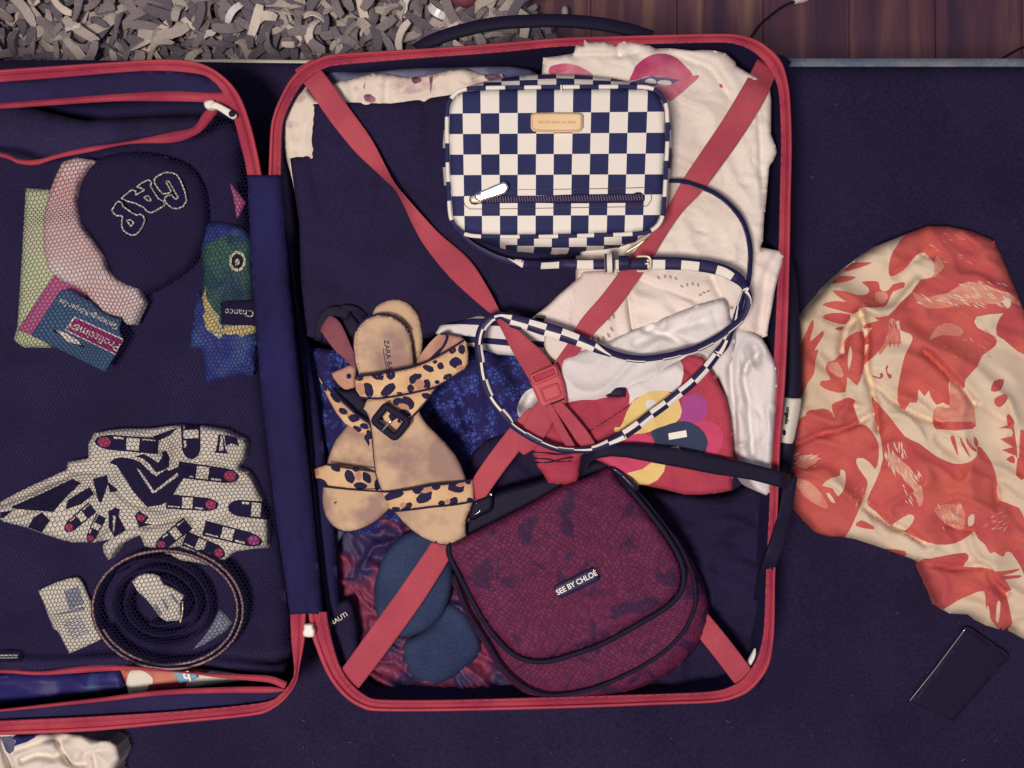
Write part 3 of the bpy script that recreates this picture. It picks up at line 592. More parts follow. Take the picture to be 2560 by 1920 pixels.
# chips/green packet
gp = thing('green_packet', 'green and yellow snack packet with a black label beside the hinge', 'packet', (570, 680, .07))
_, HG = sheet('bag', q('X',(155,500),(240,455),(420,480),(520,560),(540,700),(548,900),(560,1120),(575,1250),(520,1320),(440,1345),(300,1340),(220,1305),(150,1240),(150,1100),(170,900),(155,700)), .078, [M['green'], M['yel2'], M['blueb'], M['greenish'], M['gloss']], gp, step=8, thick=.02, edge=(26,.010), wr=[(.003,45,80,3,51,True)],
  regions=[(q('X',(150,440),(560,440),(560,600),(430,560),(300,570),(150,640)), 2, 3), (q('X',(200,930),(190,1000),(240,1100),(290,1160),(310,1225),(580,1225),(580,1290),(480,1300),(330,1290),(230,1265),(140,1250),(140,1080)), 1, 3), (q('X',(140,1250),(300,1290),(480,1300),(470,1345),(300,1345),(180,1300)), 3), (ell(*q('X',(425,750))[0], 21, 26), 3), (ell(*q('X',(425,750))[0], 15, 19), 4), (ell(*q('X',(425,755))[0], 6, 8), 3)])
sheet('label', q('X',(300,1050),(556,1040),(562,1228),(306,1215)), .0865, M['dark'], gp, step=12, thick=.003, edge=(3,.001), sm=0)
text('Chance', *q('X',(440,1130))[0], .0870, 24, 176, M['tagc'], gp)
o, _ = sheet('blue_plastic_bag', q('X',(130,970),(200,1100),(520,1240),(570,1300),(555,1450),(540,1600),(440,1590),(350,1610),(195,1650),(180,1540),(165,1400),(70,1390),(100,1180)), .0745, M['blueb'], step=9, thick=.012, edge=(14,.005), wr=[(.005,40,60,3,61,True)], sm=0)
tag(o, 'crinkled blue plastic bag poking out below the green packet', 'plastic bag')
o, _ = sheet('pink_cloth_corner', q('X',(370,170),(440,250),(482,308),(450,370),(420,425),(405,330),(392,270)), .082, M['pinkp'], step=7, thick=.006, edge=(6,.002), sm=0)
tag(o, 'small triangular pink cloth corner near the hinge at the top', 'cloth')
# lipstick print scarf
scp = q('C',(610,300),(650,232),(760,208),(850,200),(1060,195),(1180,176),(1260,174),(1400,180),(1550,210),(1680,268),(1706,300),(1690,400),(1632,470),(1700,500),(1750,560),(1810,680),(1845,800),(1852,1020),(1740,1030),(1620,1050),(1550,1110),(1470,1150),(1370,1125),(1250,1110),(1180,1070),(1080,1040),(1000,1010),(970,935),(900,960),(830,1000),(790,1060),(750,1105),(715,1050),(710,1000),(760,962),(650,985),(500,985),(420,965),(300,925),(180,880),(20,840),(0,825))+[(-40,1305),(-40,1272)]+q('C',(0,705),(100,650),(200,598),(330,540),(460,480),(470,430),(540,415),(612,400))
K_, PK, WH, PU = 1, 2, 0, 3
rg = []
def quad_at(cx, cy, ang, x0, x1, w0, w1=None):
    w1 = w1 or w0; a = math.radians(ang); c, s = math.cos(a), math.sin(a)
    return [(cx+x*c-y*s, cy+x*s+y*c) for x, y in ((x0,-w0),(x1,-w1),(x1,w1),(x0,w0))]
def lipstick(t, b, w, tip=PK, frac=.2):
    (x0, y0), (x1, y1) = t, b; L = math.hypot(x1-x0, y1-y0); a = math.degrees(math.atan2(y1-y0, x1-x0))
    rg.append((ell((x0+x1)/2-(x1-x0)*.2, (y0+y1)/2-(y1-y0)*.2, L*.30, w*1.08, a), K_))
    rg.append((quad_at(x0, y0, a, L*.25, L, w*1.05, w*1.15), K_))
    if tip: rg.append((ell(x0+(x1-x0)*.155, y0+(y1-y0)*.155, L*.10, w*.72, a, 10), tip))
    rg.append((quad_at(x0, y0, a, L*.50, L*.70, w*.85), WH))
    rg.append(([(x+math.sin(math.radians(a))*w*.7, y-math.cos(math.radians(a))*w*.7) for x, y in quad_at(x0, y0, a, L*.29, L*.45, w*.14)], WH))
    rg.append(([(x+math.sin(math.radians(a))*w*.75, y-math.cos(math.radians(a))*w*.75) for x, y in quad_at(x0, y0, a, L*.74, L*.96, w*.1)], WH))
c1 = lambda x, y: q('C', (x, y))[0]
lipstick(c1(652,285), c1(1095,318), 18)
lipstick(c1(1655,535), c1(1230,480), 18)
lipstick(c1(1512,728), c1(1150,700), 16)
lipstick(c1(1815,985), c1(1410,885), 17, PU)
lipstick(c1(1555,1075), c1(1275,955), 17)
lipstick(c1(448,905), c1(640,740), 14)
lipstick(c1(612,985), c1(700,800), 12)
lipstick(c1(1080,1030), c1(1300,850), 16)
lipstick(c1(1325,410), c1(1315,120), 22, None)
lipstick(c1(1575,740), c1(1900,770), 20, None)
rg += [(q('C',(1510,240),(1540,240),(1560,340),(1580,370),(1480,365),(1495,340)), K_), (q('C',(1525,250),(1538,250),(1545,350),(1515,350)), WH), (q('C',(1550,240),(1640,260),(1650,320),(1600,300),(1560,320)), K_)]
rg += [(q('V',(365,460),(420,420),(490,405),(600,425),(720,470),(790,540),(825,590),(910,515),(960,540),(1110,470),(1200,480),(1180,590),(1100,620),(1050,690),(980,820),(880,880),(740,900),(600,740),(540,640),(440,490)), K_),
       (q('V',(640,520),(665,525),(810,740),(1040,560),(1050,590),(820,760),(790,760)), WH), (q('V',(690,460),(740,490),(830,570),(905,510),(925,530),(830,595),(780,560),(660,440)), WH)]
rg += [(q('V',(620,400),(700,375),(760,400),(850,460),(890,350),(930,340),(960,400),(960,500),(890,540),(830,560),(770,480),(700,420)), K_), (q('V',(850,380),(885,355),(895,400),(850,460)), WH)]
rg += [(q('C',(75,738),(300,640),(500,545),(560,572),(430,700),(370,775),(265,765),(200,762),(90,750)), K_), (q('C',(640,545),(740,518),(750,570),(700,715),(680,700)), K_), (q('C',(300,640),(540,560),(560,580),(330,700),(120,735)), K_),
       (q('C',(470,690),(620,600),(650,650),(560,720),(450,760)), K_), (q('C',(190,880),(235,810),(290,775),(345,830),(290,918)), K_), (q('C',(740,560),(790,600),(820,630),(760,640)), K_), (q('C',(750,770),(800,740),(830,760),(820,800),(870,900),(790,950),(750,880)), K_), (q('C',(780,800),(800,800),(790,900),(780,930)), WH),
       (q('C',(930,800),(960,765),(1030,810),(1000,850),(1060,860),(960,880)), K_), (q('C',(950,790),(1010,805),(985,840),(945,830)), PK), (q('C',(1060,250),(1230,190),(1180,240),(1080,290)), K_), (q('C',(0,775),(90,762),(20,820),(0,815)), K_)]
o, _ = sheet('printed_scarf', scp, .082, [M['tagc'], M['dark'], fabric('muted_pink_print', (172,66,92), var=.1), M['purple']], step=7, thick=.014, edge=(16,.006), sm=0, regions=rg, rsm=0, wr=[(.005,70,150,3,71,True),(.002,30,20,2,72,False)],
   cr=[(q('C',(0,770),(300,640),(600,520),(760,560)), .006, 8), (q('C',(460,480),(700,520),(900,700),(1150,760)), -.006, 8), (q('C',(1100,330),(1250,430),(1500,520),(1700,560)), -.005, 10),
       (q('C',(20,720),(240,620),(470,520)), -.005, 6), (q('C',(60,800),(330,720),(560,620),(720,640)), -.006, 6), (q('C',(700,960),(860,880),(1050,860),(1200,820)), -.007, 7), (q('C',(980,940),(1120,880),(1300,840)), .005, 9), (q('C',(1070,250),(1150,300),(1170,420)), -.006, 7), (q('C',(1620,470),(1500,420),(1400,400)), -.005, 7), (q('C',(1180,1060),(1260,1000),(1330,900)), -.006, 7)])
tag(o, 'crumpled white scarf printed with black and pink lipsticks under the net', 'scarf')
# belt coil
bt = thing('coiled_belt', 'coiled black leather belt with tan edges under the net', 'belt', (420, 1530, .06))
def spiral(cx, cy, r0, r1, a0, turns, asp, tilt=0, n=26):
    P = []; N = int(n*turns)
    for i in range(N+1):
        t = i/N; a = math.radians(a0)+2*math.pi*turns*t; r = r0+(r1-r0)*t; x, y = r*math.cos(a), r*asp*math.sin(a); th = math.radians(tilt)
        P.append((cx+x*math.cos(th)-y*math.sin(th), cy+x*math.sin(th)+y*math.cos(th)))
    return P
def belt_wall(P, zt, h, wpx, mat, edge):
    pts = [(x, y, zt, wpx) for x, y in P]; C = resamp(cat(pts, 3, False), 8, False); Pw = Wn(C[:,0], C[:,1], C[:,2]); T, S, N = frame_of(Pw, False); k = wpx*(CAM_H-zt)/FPX; M_ = len(Pw)
    rows = [Pw+S*k, Pw-S*k, Pw-S*k-np.array([0,0,h]), Pw+S*k-np.array([0,0,h])]
    F = [(a*M_+i, a*M_+i+1, b*M_+i+1, b*M_+i) for a, b in ((0,1),(1,2),(2,3),(3,0)) for i in range(M_-1)]; F = [f[::-1] for f in F]
    mk('belt_strap', np.concatenate(rows), F, mat, None, bt)
    tube('belt_edge', [(x, y, zt+.0006) for x, y in P], wpx*edge[1], edge[0], bt, n=6, step=8, sm=2)
belt_wall(spiral(416,1522,194,172,-70,1.62,.80,4), .088, .03, 5, M['black'], (M['belttan'], .62))
belt_wall(spiral(396,1512,138,60,-150,2.7,.84,12), .084, .03, 4.5, M['black'], (M['darkblue'], .7))
sheet('tag', q('D',(915,150),(950,115),(1000,95),(1060,98),(1100,115),(1130,170),(1200,200),(1272,250),(1242,300),(1248,415),(1150,425),(1100,390),(1060,330),(1010,270),(950,215)), .088, [M['tagc'], M['taggrey']], bt, step=7, thick=.002, edge=(3,.001), sm=0, wr=[(.002,40,40,3,81,False)],
  regions=[(q('D',(1058,308),(1080,308),(1122,372),(1100,380)),1),(q('D',(1115,270),(1135,268),(1170,335),(1150,345)),1),(q('D',(1168,240),(1190,232),(1240,290),(1222,305)),1)])
tube('buckle_pin', [(*q('D',(1262,285))[0],.091),(*q('D',(1262,360))[0],.091),(*q('D',(1245,435))[0],.09)], 2.2, M['gold'], bt)
tg = q('D',(265,215),(330,180),(400,150),(470,130),(530,120),(560,148),(620,280),(660,420),(705,545),(600,595),(480,646),(440,570),(400,492),(372,480),(340,400),(300,290))
tx = [(q('D',(440,215),(540,180),(585,300),(480,345)),1),(q('D',(355,385),(580,318),(590,345),(440,375)),1)]
rr = random.Random(3)
for i in range(9):
    x, y = 430+i*8+rr.randint(-4,4), 430+i*14; tx.append((q('D',(x,y),(x+120,y-50),(x+124,y-44),(x+4,y+6)),1))
o, _ = sheet('care_label', tg, .074, [M['tagc'], M['taggrey']], step=8, thick=.002, edge=(4,.001), sm=0, regions=tx, wr=[(.002,70,60,3,82,False)])
tag(o, 'folded white care label with grey print left of the coiled belt', 'label')
o, _ = sheet('grey_cloth_corner', q('D',(1518,342),(1560,380),(1606,432),(1560,490),(1500,530),(1420,580),(1335,616),(1400,540),(1470,440)), .070, M['taggrey'], step=8, thick=.004, edge=(5,.002), sm=0)
tag(o, 'triangular grey cloth corner inside the ring of the belt', 'cloth')
st = thing('striped_ribbon', 'black ribbon end with two white lines at the left edge under the net', 'ribbon', (20, 1640, .06))
sheet('ribbon', [(-40,1628)]+q('D',(60,625),(145,630),(150,700),(60,705))+[(-40,1655)], .070, M['dark'], st, step=10, thick=.003, edge=(3,.001), sm=0)
for y_ in (660, 677): tube('white_line', [(-30,1400+y_*.3617,.0705)]+[(*q('D',(60,y_-1))[0],.0705),(*q('D',(124,y_-3))[0],.0705)], 2.2, M['whitep'], st, n=5)
# bag in the open lower pocket
o, _ = sheet('blue_grey_cloth', [(-60,1700)]+q('D',(100,790),(400,790),(830,770),(880,900),(600,935),(300,975),(0,1010))+[(-60,1775)], .078, [M['darkblue']], step=12, thick=.01, edge=(10,.004), sm=0, wr=[(.005,60,20,3,91,True)])
o.data.materials[0] = fabric('navy_silk', (44,38,92), rough=.4, rgb2=(70,84,130), big=30, thr=(.56,.72))
tag(o, 'dark blue shiny cloth in the open lower pocket at the left', 'cloth')
pb = thing('printed_plastic_bag', 'orange and white plastic bag with a blue logo in the open lower pocket', 'plastic bag', (420, 1700, .07))
sheet('bag', q('D',(830,760),(1000,745),(1250,755),(1500,790),(1750,825),(1500,860),(1300,885),(1150,900),(1020,918),(890,932),(880,880)), .084, [M['orange'], M['tagc'], M['skyblue'], M['redbag']], pb, step=8, thick=.01, edge=(10,.004), sm=0, wr=[(.003,50,10,3,92,True)],
  regions=[(q('D',(900,765),(980,765),(1040,800),(1056,840),(1020,918),(880,930),(870,870)),1,2),(q('D',(1330,780),(1800,780),(1800,880),(1250,900),(1290,850)),1),(q('D',(1030,860),(1290,840),(1280,900),(1010,920)),3)])
sheet('logo', q('D',(1195,775),(1260,772),(1350,790),(1368,815),(1300,840),(1240,852)), .0865, M['skyblue'], pb, step=6, thick=.002, edge=None, sm=0)
text('b', *q('D',(1292,803))[0], .0872, 36, 195, M['whitep'], pb, bold=.0004)

# ------------------------------------------------------------ net over the left half
netp = np.array([(-60,396)]+za_l[2:]+[(605,300),(618,438),(640,800),(672,1150),(705,1450),(727,1600),(722,1690)]+zb_u[2:][::-1]+[(-60,1680)])
PX, PY = 10.4, 8.9
V = []; F = []
ys = np.arange(300, 1710, PY); xs = np.arange(-60, 740, PX)
def warp(x, y):
    return x+10*(vn(x/90, y/90, 3)-.5)*2, y+15*(vn(x/100+5, y/85, 4)-.5)*2+6*(vn(x/45, y/45, 9)-.5)-.10*x
E = []
for r, yy in enumerate(ys):
    off = (r % 2)*PX/2
    for xx in xs:
        a = (xx+off, yy+PY*.22); l = (xx+off-PX/2, yy-PY*.22); rt = (xx+off+PX/2, yy-PY*.22); dn = (xx+off, yy+PY*.78)
        E += [(l, a), (a, rt), (a, dn)]
E = np.array(E)
a = np.stack(warp(E[:,0,0], E[:,0,1]), 1); b_ = np.stack(warp(E[:,1,0], E[:,1,1]), 1)
kk = inside((a[:,0]+b_[:,0])/2, (a[:,1]+b_[:,1])/2, netp); a, b_ = a[kk], b_[kk]
def znet(x, y): return .1005+.003*(vn(x/120, y/120, 8)-.5)+.003*np.exp(-(((x-400)/200)**2+((y-1400)/300)**2))
za, zb = znet(a[:,0], a[:,1]), znet(b_[:,0], b_[:,1]); A = Wn(a[:,0], a[:,1], za); B = Wn(b_[:,0], b_[:,1], zb)
T = B-A; T /= np.linalg.norm(T, axis=1)[:, None]; S = np.stack([-T[:,1], T[:,0], 0*T[:,0]], 1)*(.74*.9/FPX); up = np.array([0,0,.0004])
n = len(A); V = np.concatenate([A-S, A+up, A+S, B-S, B+up, B+S]); i = np.arange(n)
F = np.concatenate([np.stack([i, i+n, i+4*n, i+3*n], 1), np.stack([i+n, i+2*n, i+5*n, i+4*n], 1)])[:, ::-1]
o = mk('pocket_net', V, F, M['netm'], None, case, smooth=False); tag(o, kind='stuff')
# ------------------------------------------------------------ right half contents
o, _ = sheet('navy_sweater', [(735,440),(800,190),(1880,130),(1940,300),(1930,1200),(1900,1690),(1820,1725),(930,1735),(850,1650),(790,1100)], .042, M['darkblue'], step=26, thick=.03, edge=(30,.01), wr=[(.006,140,30,3,112,True)])
tag(o, 'dark navy sweater at the bottom of the packed right half', 'sweater')
o, _ = sheet('grey_shirt', q('E',(285,455),(400,492),(550,500),(700,492),(900,472),(1200,466),(1500,458),(1640,465),(1765,500),(1780,600),(1500,640),(1100,640),(600,620),(320,620)), .090, M['greyc'], step=10, thick=.02, edge=(12,.004), wr=[(.003,60,10,3,121,True)], sm=2)
tag(o, 'grey blue garment edge showing behind the floral blouse at the top', 'garment')
fo = q('E',(5,755),(40,700),(110,640),(180,600),(250,700),(300,640),(330,585),(420,560),(560,530),(640,506),(750,510),(830,528),(900,535),(1030,520),(1170,486),(1290,475),(1400,520),(1530,512),(1580,560),(1560,720),(1300,780),(800,800),(330,820),(300,1120),(200,1120),(100,1110),(120,1300),(150,1500),(185,1680),(160,1690),(140,1560),(115,1400),(85,1240),(45,1100),(15,950))
o, _ = sheet('floral_blouse', fo, .0995, [M['floral'], M['florp']], step=9, thick=.02, edge=(12,.005), sm=0, wr=[(.0028,55,100,2,131,True),(.0012,25,40,2,132,False)],
  regions=[(q('E',(580,660),(620,650),(660,680),(650,710),(590,700)),1,2),(q('E',(905,540),(960,530),(980,560),(930,580)),1,2),(q('E',(590,545),(600,530),(575,600),(585,620)),1),(q('E',(1410,520),(1520,515),(1525,545),(1450,560)),1,2),(q('E',(1030,530),(1060,520),(1050,600),(1040,650)),1)],
  cr=[(q('E',(750,510),(735,600),(730,720)),-.004,9),(q('E',(1290,478),(1370,540),(1440,580)),-.004,8),(q('E',(480,560),(520,700)),-.003,12)])
tag(o, 'cream floral print blouse folded under the black garment in the top left corner', 'blouse')
bk = [(779,259),(865,256),(975,259),(1060,247),(1160,232),(1300,215),(1450,400),(1456,560),(1455,630),(1456,685),(1400,745),(1330,790),(1200,800),(1090,830),(1000,880),(850,870),(768,840),(752,700),(748,560),(735,470),(725,396),(779,383)]
o, _ = sheet('black_trousers', bk, .1045, M['dark'], step=12, thick=.025, edge=(10,.004), sm=0, wr=[(.0028,120,20,3,141,True),(.0012,50,80,3,142,False)], cr=[(q('E',(225,740),(215,1100),(300,1500)), -.0035, 8),(q('E',(600,720),(700,1200),(640,1700)),-.003,10),(q('K',(0,420),(300,520),(600,480)),-.003,9),(q('E',(1000,700),(1060,1200)),-.003,9)])
tag(o, 'large folded black garment left of the checkered bag', 'garment')
# blue lace dress with flowers
rr = random.Random(7); rg = []
def flower(cx, cy, r, a0):
    out = []
    for k in range(40):
        a = 2*math.pi*k/40; f = .45+.55*abs(math.cos(2.5*a)); out.append((cx+r*f*math.cos(a+a0), cy+r*f*math.sin(a+a0)))
    return out
for i in range(34):
    x, y = rr.uniform(770, 1350), rr.uniform(880, 1320); rg.append((flower(x, y, rr.uniform(16, 30), rr.uniform(0, 3)), 1))
ld = [(752,862),(790,868),(900,880),(1000,880),(1100,872),(1330,885),(1372,905),(1385,1000),(1340,1060),(1290,1120),(1250,1210),(1185,1330),(1090,1340),(1000,1320),(920,1335),(800,1335),(768,1310),(764,1200),(750,1040),(745,950)]
o, _ = sheet('lace_dress', ld, .072, [M['lace'], M['laced']], step=10, thick=.02, edge=(18,.008), regions=rg, wr=[(.007,52,80,4,151,True)], cr=[(q('I',(1640,1030),(1780,1500)),-.006,10),(q('I',(250,700),(330,1500)),-.005,10)])
tag(o, 'royal blue floral lace dress under the leopard sandals', 'dress')
# red satin, insoles, black clothes
sa = [(838,1345),(860,1315),(940,1290),(1020,1300),(1100,1330),(1190,1400),(1240,1560),(1290,1720),(1240,1742),(1180,1745),(1100,1735),(1010,1738),(930,1705),(890,1640),(868,1570),(845,1500),(832,1420)]
o, _ = sheet('satin_blouse', sa, .070, M['satin'], step=7, thick=.02, edge=(22,.010), wr=[(.013,46,35,2.4,161,True),(.004,22,100,2.5,162,True)])
tag(o, 'crumpled shiny burgundy satin blouse in the bottom left corner', 'blouse')
o, _ = sheet('black_sock', q('P',(430,430),(520,400),(640,380),(700,560),(720,700),(700,900),(640,1040),(560,1040),(500,900),(460,700)), .092, M['dark'], step=9, thick=.02, edge=(14,.006), wr=[(.004,40,60,3,171,True)])
ns = thing('label_garment', 'black fabric with small white lettering in the bottom left corner', 'garment', (860, 1560, .06)); o.parent = ns; o.location = WL[o.name]-WL['label_garment']; o.name = 'fabric'
text('NAUTI', *q('P',(540,545))[0], .0975, 17, 32, M['tagc'], ns)
o, _ = sheet('grey_green_tag', q('J',(462,1040),(560,1000),(600,1030),(540,1120),(490,1185),(465,1120)), .078, M['greyc'], step=6, thick=.006, edge=(6,.003), sm=0)
tag(o, 'pale grey green fabric scrap below the left sandal toe', 'fabric scrap')
in1 = [(1060,1322),(1020,1332),(988,1354),(963,1386),(944,1430),(935,1473),(937,1515),(948,1552),(968,1578),(995,1592),(1020,1592),(1050,1582),(1080,1566),(1107,1536),(1123,1495),(1131,1449),(1128,1400),(1110,1350),(1085,1325)]
in2 = q('P',(1270,690),(1150,760),(1125,850),(1140,950),(1170,1030),(1240,1090),(1350,1130),(1460,1140),(1600,1080),(1740,970),(1850,850),(1840,720),(1770,570),(1680,460),(1570,400),(1480,450),(1400,600))
o, _ = sheet('suede_slipper', in2, .082, M['teal'], step=9, thick=.012, edge=(26,.007), wr=[(.0015,60,30,2,181,False)])
tag(o, 'lower blue grey oval suede slipper beside the burgundy bag', 'slipper', 'blue grey suede slippers')
o, _ = sheet('suede_slipper', in1, .092, M['teal'], step=9, thick=.012, edge=(26,.007), wr=[(.0015,60,30,2,185,False)])
tag(o, 'upper blue grey oval suede slipper crossed by the lower left red strap', 'slipper', 'blue grey suede slippers')
o, _ = sheet('black_dress', [(1560,1225),(1700,1235),(1820,1240),(1880,1215),(1925,1260),(1922,1500),(1905,1640),(1860,1700),(1800,1725),(1600,1738),(1450,1745),(1400,1600),(1450,1400)], .076, M['dark'], step=12, thick=.03, edge=(30,.01), wr=[(.010,64,15,3.5,191,True),(.004,28,10,4,192,True)])
tag(o, 'crumpled black dress in the bottom right corner under the burgundy bag', 'dress')
o, _ = sheet('dark_scarf', [(1180,1130),(1290,1080),(1370,1110),(1400,1200),(1380,1260),(1300,1290),(1190,1330),(1150,1300)], .080, M['dark'], step=10, thick=.03, edge=(20,.008), wr=[(.006,50,60,3,195,True)])
tag(o, 'black scarf bunched between the sandals and the burgundy bag', 'scarf')
o, _ = sheet('white_tag_corner', q('Q',(762,560),(780,520),(812,462),(816,520),(820,566),(790,572)), .101, M['whitep'], step=6, thick=.004, edge=(4,.001), sm=0)
tag(o, 'small white triangular corner of cloth in the bottom right corner of the suitcase', 'cloth')

# striped sleeve
ss = q('K',(-40,860),(0,790),(40,776),(200,740),(300,712),(340,700),(380,697),(450,715),(560,735),(760,760),(1000,790),(1060,900),(1060,1120),(900,1100),(700,1065),(530,1052),(420,1012),(240,965),(228,915),(60,885),(-20,870))
o, _ = sheet('striped_shirt', ss, .112, [M['bluewhite'], M['navy']], step=8, thick=.016, edge=(14,.007), sm=0, wr=[(.0025,60,0,3,201,True)],
  regions=[(q('K',(-40,800),(0,776),(200,736),(300,722),(440,722),(640,750),(900,770),(1080,790),(1080,820),(660,800),(400,786),(180,776),(20,782)),1),(q('K',(200,880),(420,900),(660,920),(970,935),(1080,940),(1080,995),(970,992),(660,978),(420,955),(230,945)),1)],
  cr=[(q('K',(0,880),(300,900),(600,905),(1000,925)),-.002,8)])
tag(o, 'white top with navy stripes under the cross strap', 'top')

# white lips tee
te = [(1354,240),(1356,180),(1358,144)]+q('S',(50,222),(200,196),(222,122),(255,122),(290,130),(300,72),(345,98),(400,92),(480,92),(590,128),(625,92),(665,78),(720,92),(900,125),(960,152),(1100,150),(1300,172),(1380,165),(1480,168),(1600,195),(1690,275),(1700,312),(1780,360),(1900,430),(1925,508),(2008,508),(2022,640),(2018,940),(2062,1050),(2072,1110),(2040,1190),(2005,1235),(1985,1450),(1965,1659))+q('T',(1885,300),(1872,560),(1850,612),(1870,680),(1700,760),(1300,800),(700,760),(200,720),(188,640))+[(1453,560),(1440,400),(1400,300)]
lips = [(q('S',(712,452),(740,385),(770,315),(850,245),(940,205),(1050,200),(1150,240),(1230,315),(1300,400),(1180,442),(1050,418),(900,402),(820,430)),1,2),(q('S',(1040,500),(1180,442),(1300,405),(1352,400),(1345,430),(1250,515),(1150,600),(1070,640),(1010,560),(930,490)),2,2),(q('S',(720,462),(830,430),(905,402),(1050,418),(1180,442),(1060,497),(960,490),(900,505),(840,500)),3),(q('S',(855,462),(890,430),(945,438),(962,475)),4,2),(q('S',(972,480),(990,448),(1085,450),(1103,478),(1060,492)),4,2),(q('S',(-20,330),(60,296),(130,288),(220,305),(300,340),(385,405),(200,400),(-20,395)),2,2),(q('S',(-20,320),(60,298),(150,300),(160,350),(60,380),(-20,385)),1,2),(q('S',(1540,478),(1568,480),(1575,515),(1548,512)),1)]
o, HT = sheet('lips_print_tee', te, .1185, [M['white'], M['lipd'], M['lipl'], M['lipgrey'], M['teeth']], step=7, thick=.03, edge=(16,.006), sm=0, regions=lips,
  wr=[(.0045,100,60,3,211,True),(.0022,34,20,3,212,True)],
  cr=[(q('S',(180,215),(400,205),(620,215),(780,180)),-.004,7),(q('S',(620,215),(650,130),(700,100)),-.003,6),(q('S',(590,130),(620,205)),-.003,6),(q('S',(960,170),(1200,230),(1400,300),(1500,380),(1560,480),(1640,600)),-.0045,11),(q('S',(1300,170),(1500,260),(1620,390),(1700,500)),.003,16),
      (q('S',(1890,600),(1920,900),(1930,1200),(1950,1600)),-.004,7),(q('T',(1240,460),(1350,480)),-.003,5),(q('T',(950,300),(1300,400),(1500,560)),-.0015,24)])
tag(o, 'folded white tee with a pink lips print in the top right corner', 'tee')
# stitched outlines of the lips print
# eyelet blouse
def eyelets(code, lst, rx=5.2, ry=3.2):
    return [(ell(*q(code, (x, y))[0], rx, ry, a, 9), 1) for x, y, a in lst]
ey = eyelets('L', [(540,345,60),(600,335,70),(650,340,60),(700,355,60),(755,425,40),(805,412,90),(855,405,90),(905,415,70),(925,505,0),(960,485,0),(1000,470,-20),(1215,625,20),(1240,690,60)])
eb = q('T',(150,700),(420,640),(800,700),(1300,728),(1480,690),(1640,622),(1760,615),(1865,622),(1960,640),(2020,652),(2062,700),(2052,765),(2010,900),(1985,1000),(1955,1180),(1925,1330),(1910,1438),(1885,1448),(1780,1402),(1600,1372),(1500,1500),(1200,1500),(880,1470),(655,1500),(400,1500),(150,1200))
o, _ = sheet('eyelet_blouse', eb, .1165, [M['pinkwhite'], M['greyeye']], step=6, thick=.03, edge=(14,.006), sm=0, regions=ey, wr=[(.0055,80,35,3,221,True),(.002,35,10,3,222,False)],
  cr=[(q('T',(600,1000),(640,1250),(660,1420)),-.004,9),(q('T',(650,880),(800,940),(1000,1020),(1250,1110)),-.004,8),(q('T',(1400,900),(1470,1050),(1560,1150)),-.005,10),(q('T',(1300,725),(1500,690),(1700,640),(1860,640)),-.003,7),(q('T',(1560,1200),(1800,1180),(1850,960),(1980,760)),.003,22),(q('T',(1840,1390),(1860,1200),(1900,900),(2000,700)),-.006,14),(q('T',(640,900),(700,1080),(900,1080),(1200,1150)),.0025,16)])
tag(o, 'pinkish white cotton eyelet blouse under the thin black cord', 'blouse')
eh = q('K',(1295,292),(1500,280),(1700,300),(1790,310),(1792,420),(1722,500),(1732,650),(1765,840),(1757,932),(1680,952),(1600,970),(1450,1012),(1250,1066),(1100,1122),(985,1112),(962,960),(966,800),(972,700),(900,690),(850,715),(942,645),(1020,580),(1100,500),(1250,372),(1300,330))
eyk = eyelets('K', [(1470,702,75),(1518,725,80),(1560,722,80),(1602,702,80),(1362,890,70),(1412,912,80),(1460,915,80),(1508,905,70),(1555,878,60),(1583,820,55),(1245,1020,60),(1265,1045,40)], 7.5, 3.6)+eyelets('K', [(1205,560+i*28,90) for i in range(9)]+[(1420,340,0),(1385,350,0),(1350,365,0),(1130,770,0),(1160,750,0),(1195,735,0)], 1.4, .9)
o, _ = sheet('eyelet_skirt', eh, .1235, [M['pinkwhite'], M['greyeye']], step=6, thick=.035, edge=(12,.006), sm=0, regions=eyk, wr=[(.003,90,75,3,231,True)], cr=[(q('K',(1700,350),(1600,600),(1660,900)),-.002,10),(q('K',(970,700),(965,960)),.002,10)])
tag(o, 'white eyelet hem with cut out holes beside the red strap', 'skirt')
# pale blue shirt
pbs = thing('pale_blue_shirt', 'pale blue white shirt with a black label lying across the middle', 'shirt', (1600, 900, .1))
ps = [(1394,965),(1401,904),(1440,880),(1500,860),(1580,828),(1700,780),(1750,762),(1801,749),(1815,755),(1823,775),(1826,803),(1838,824),(1830,900),(1790,950),(1700,930),(1600,960),(1555,985),(1500,1010),(1400,1010),(1385,990)]
sheet('body', ps, lambda x, y: .1312-.012*np.clip((x-1640)/60, 0, 1)*np.clip((y-855)/35, 0, 1), M['bluewhite'], pbs, step=6, thick=.03, edge=(16,.008), sm=2, wr=[(.0055,80,-25,3,241,True),(.0012,35,-60,3,242,False)], cr=[(q('T',(820,1390),(960,1420),(1160,1520),(1300,1600)),-.007,10),(q('T',(700,1500),(1000,1400),(1300,1300)),-.005,12),(q('T',(780,1380),(860,1350),(900,1290)),-.008,8),(q('T',(1410,1200),(1470,1410)),-.0015,4),(q('R',(400,430),(900,370),(1330,160)),.003,20)])
cuff = q('R',(200,370),(120,400),(70,460),(42,540),(50,600),(90,632),(140,615),(180,560),(215,500),(240,430))
sheet('cuff', cuff, .108, M['bluewhite'], pbs, step=6, thick=.03, edge=(7,.003), sm=3, cr=[(q('R',(150,440),(110,520),(85,590)),-.016,18)])
lt_ = q('R',(660,432),(690,390),(730,355),(770,352),(830,368),(900,375),(900,450),(760,450))
sheet('label_tab', lt_, .1335, M['gloss'], pbs, step=6, thick=.003, edge=(3,.001), sm=0)
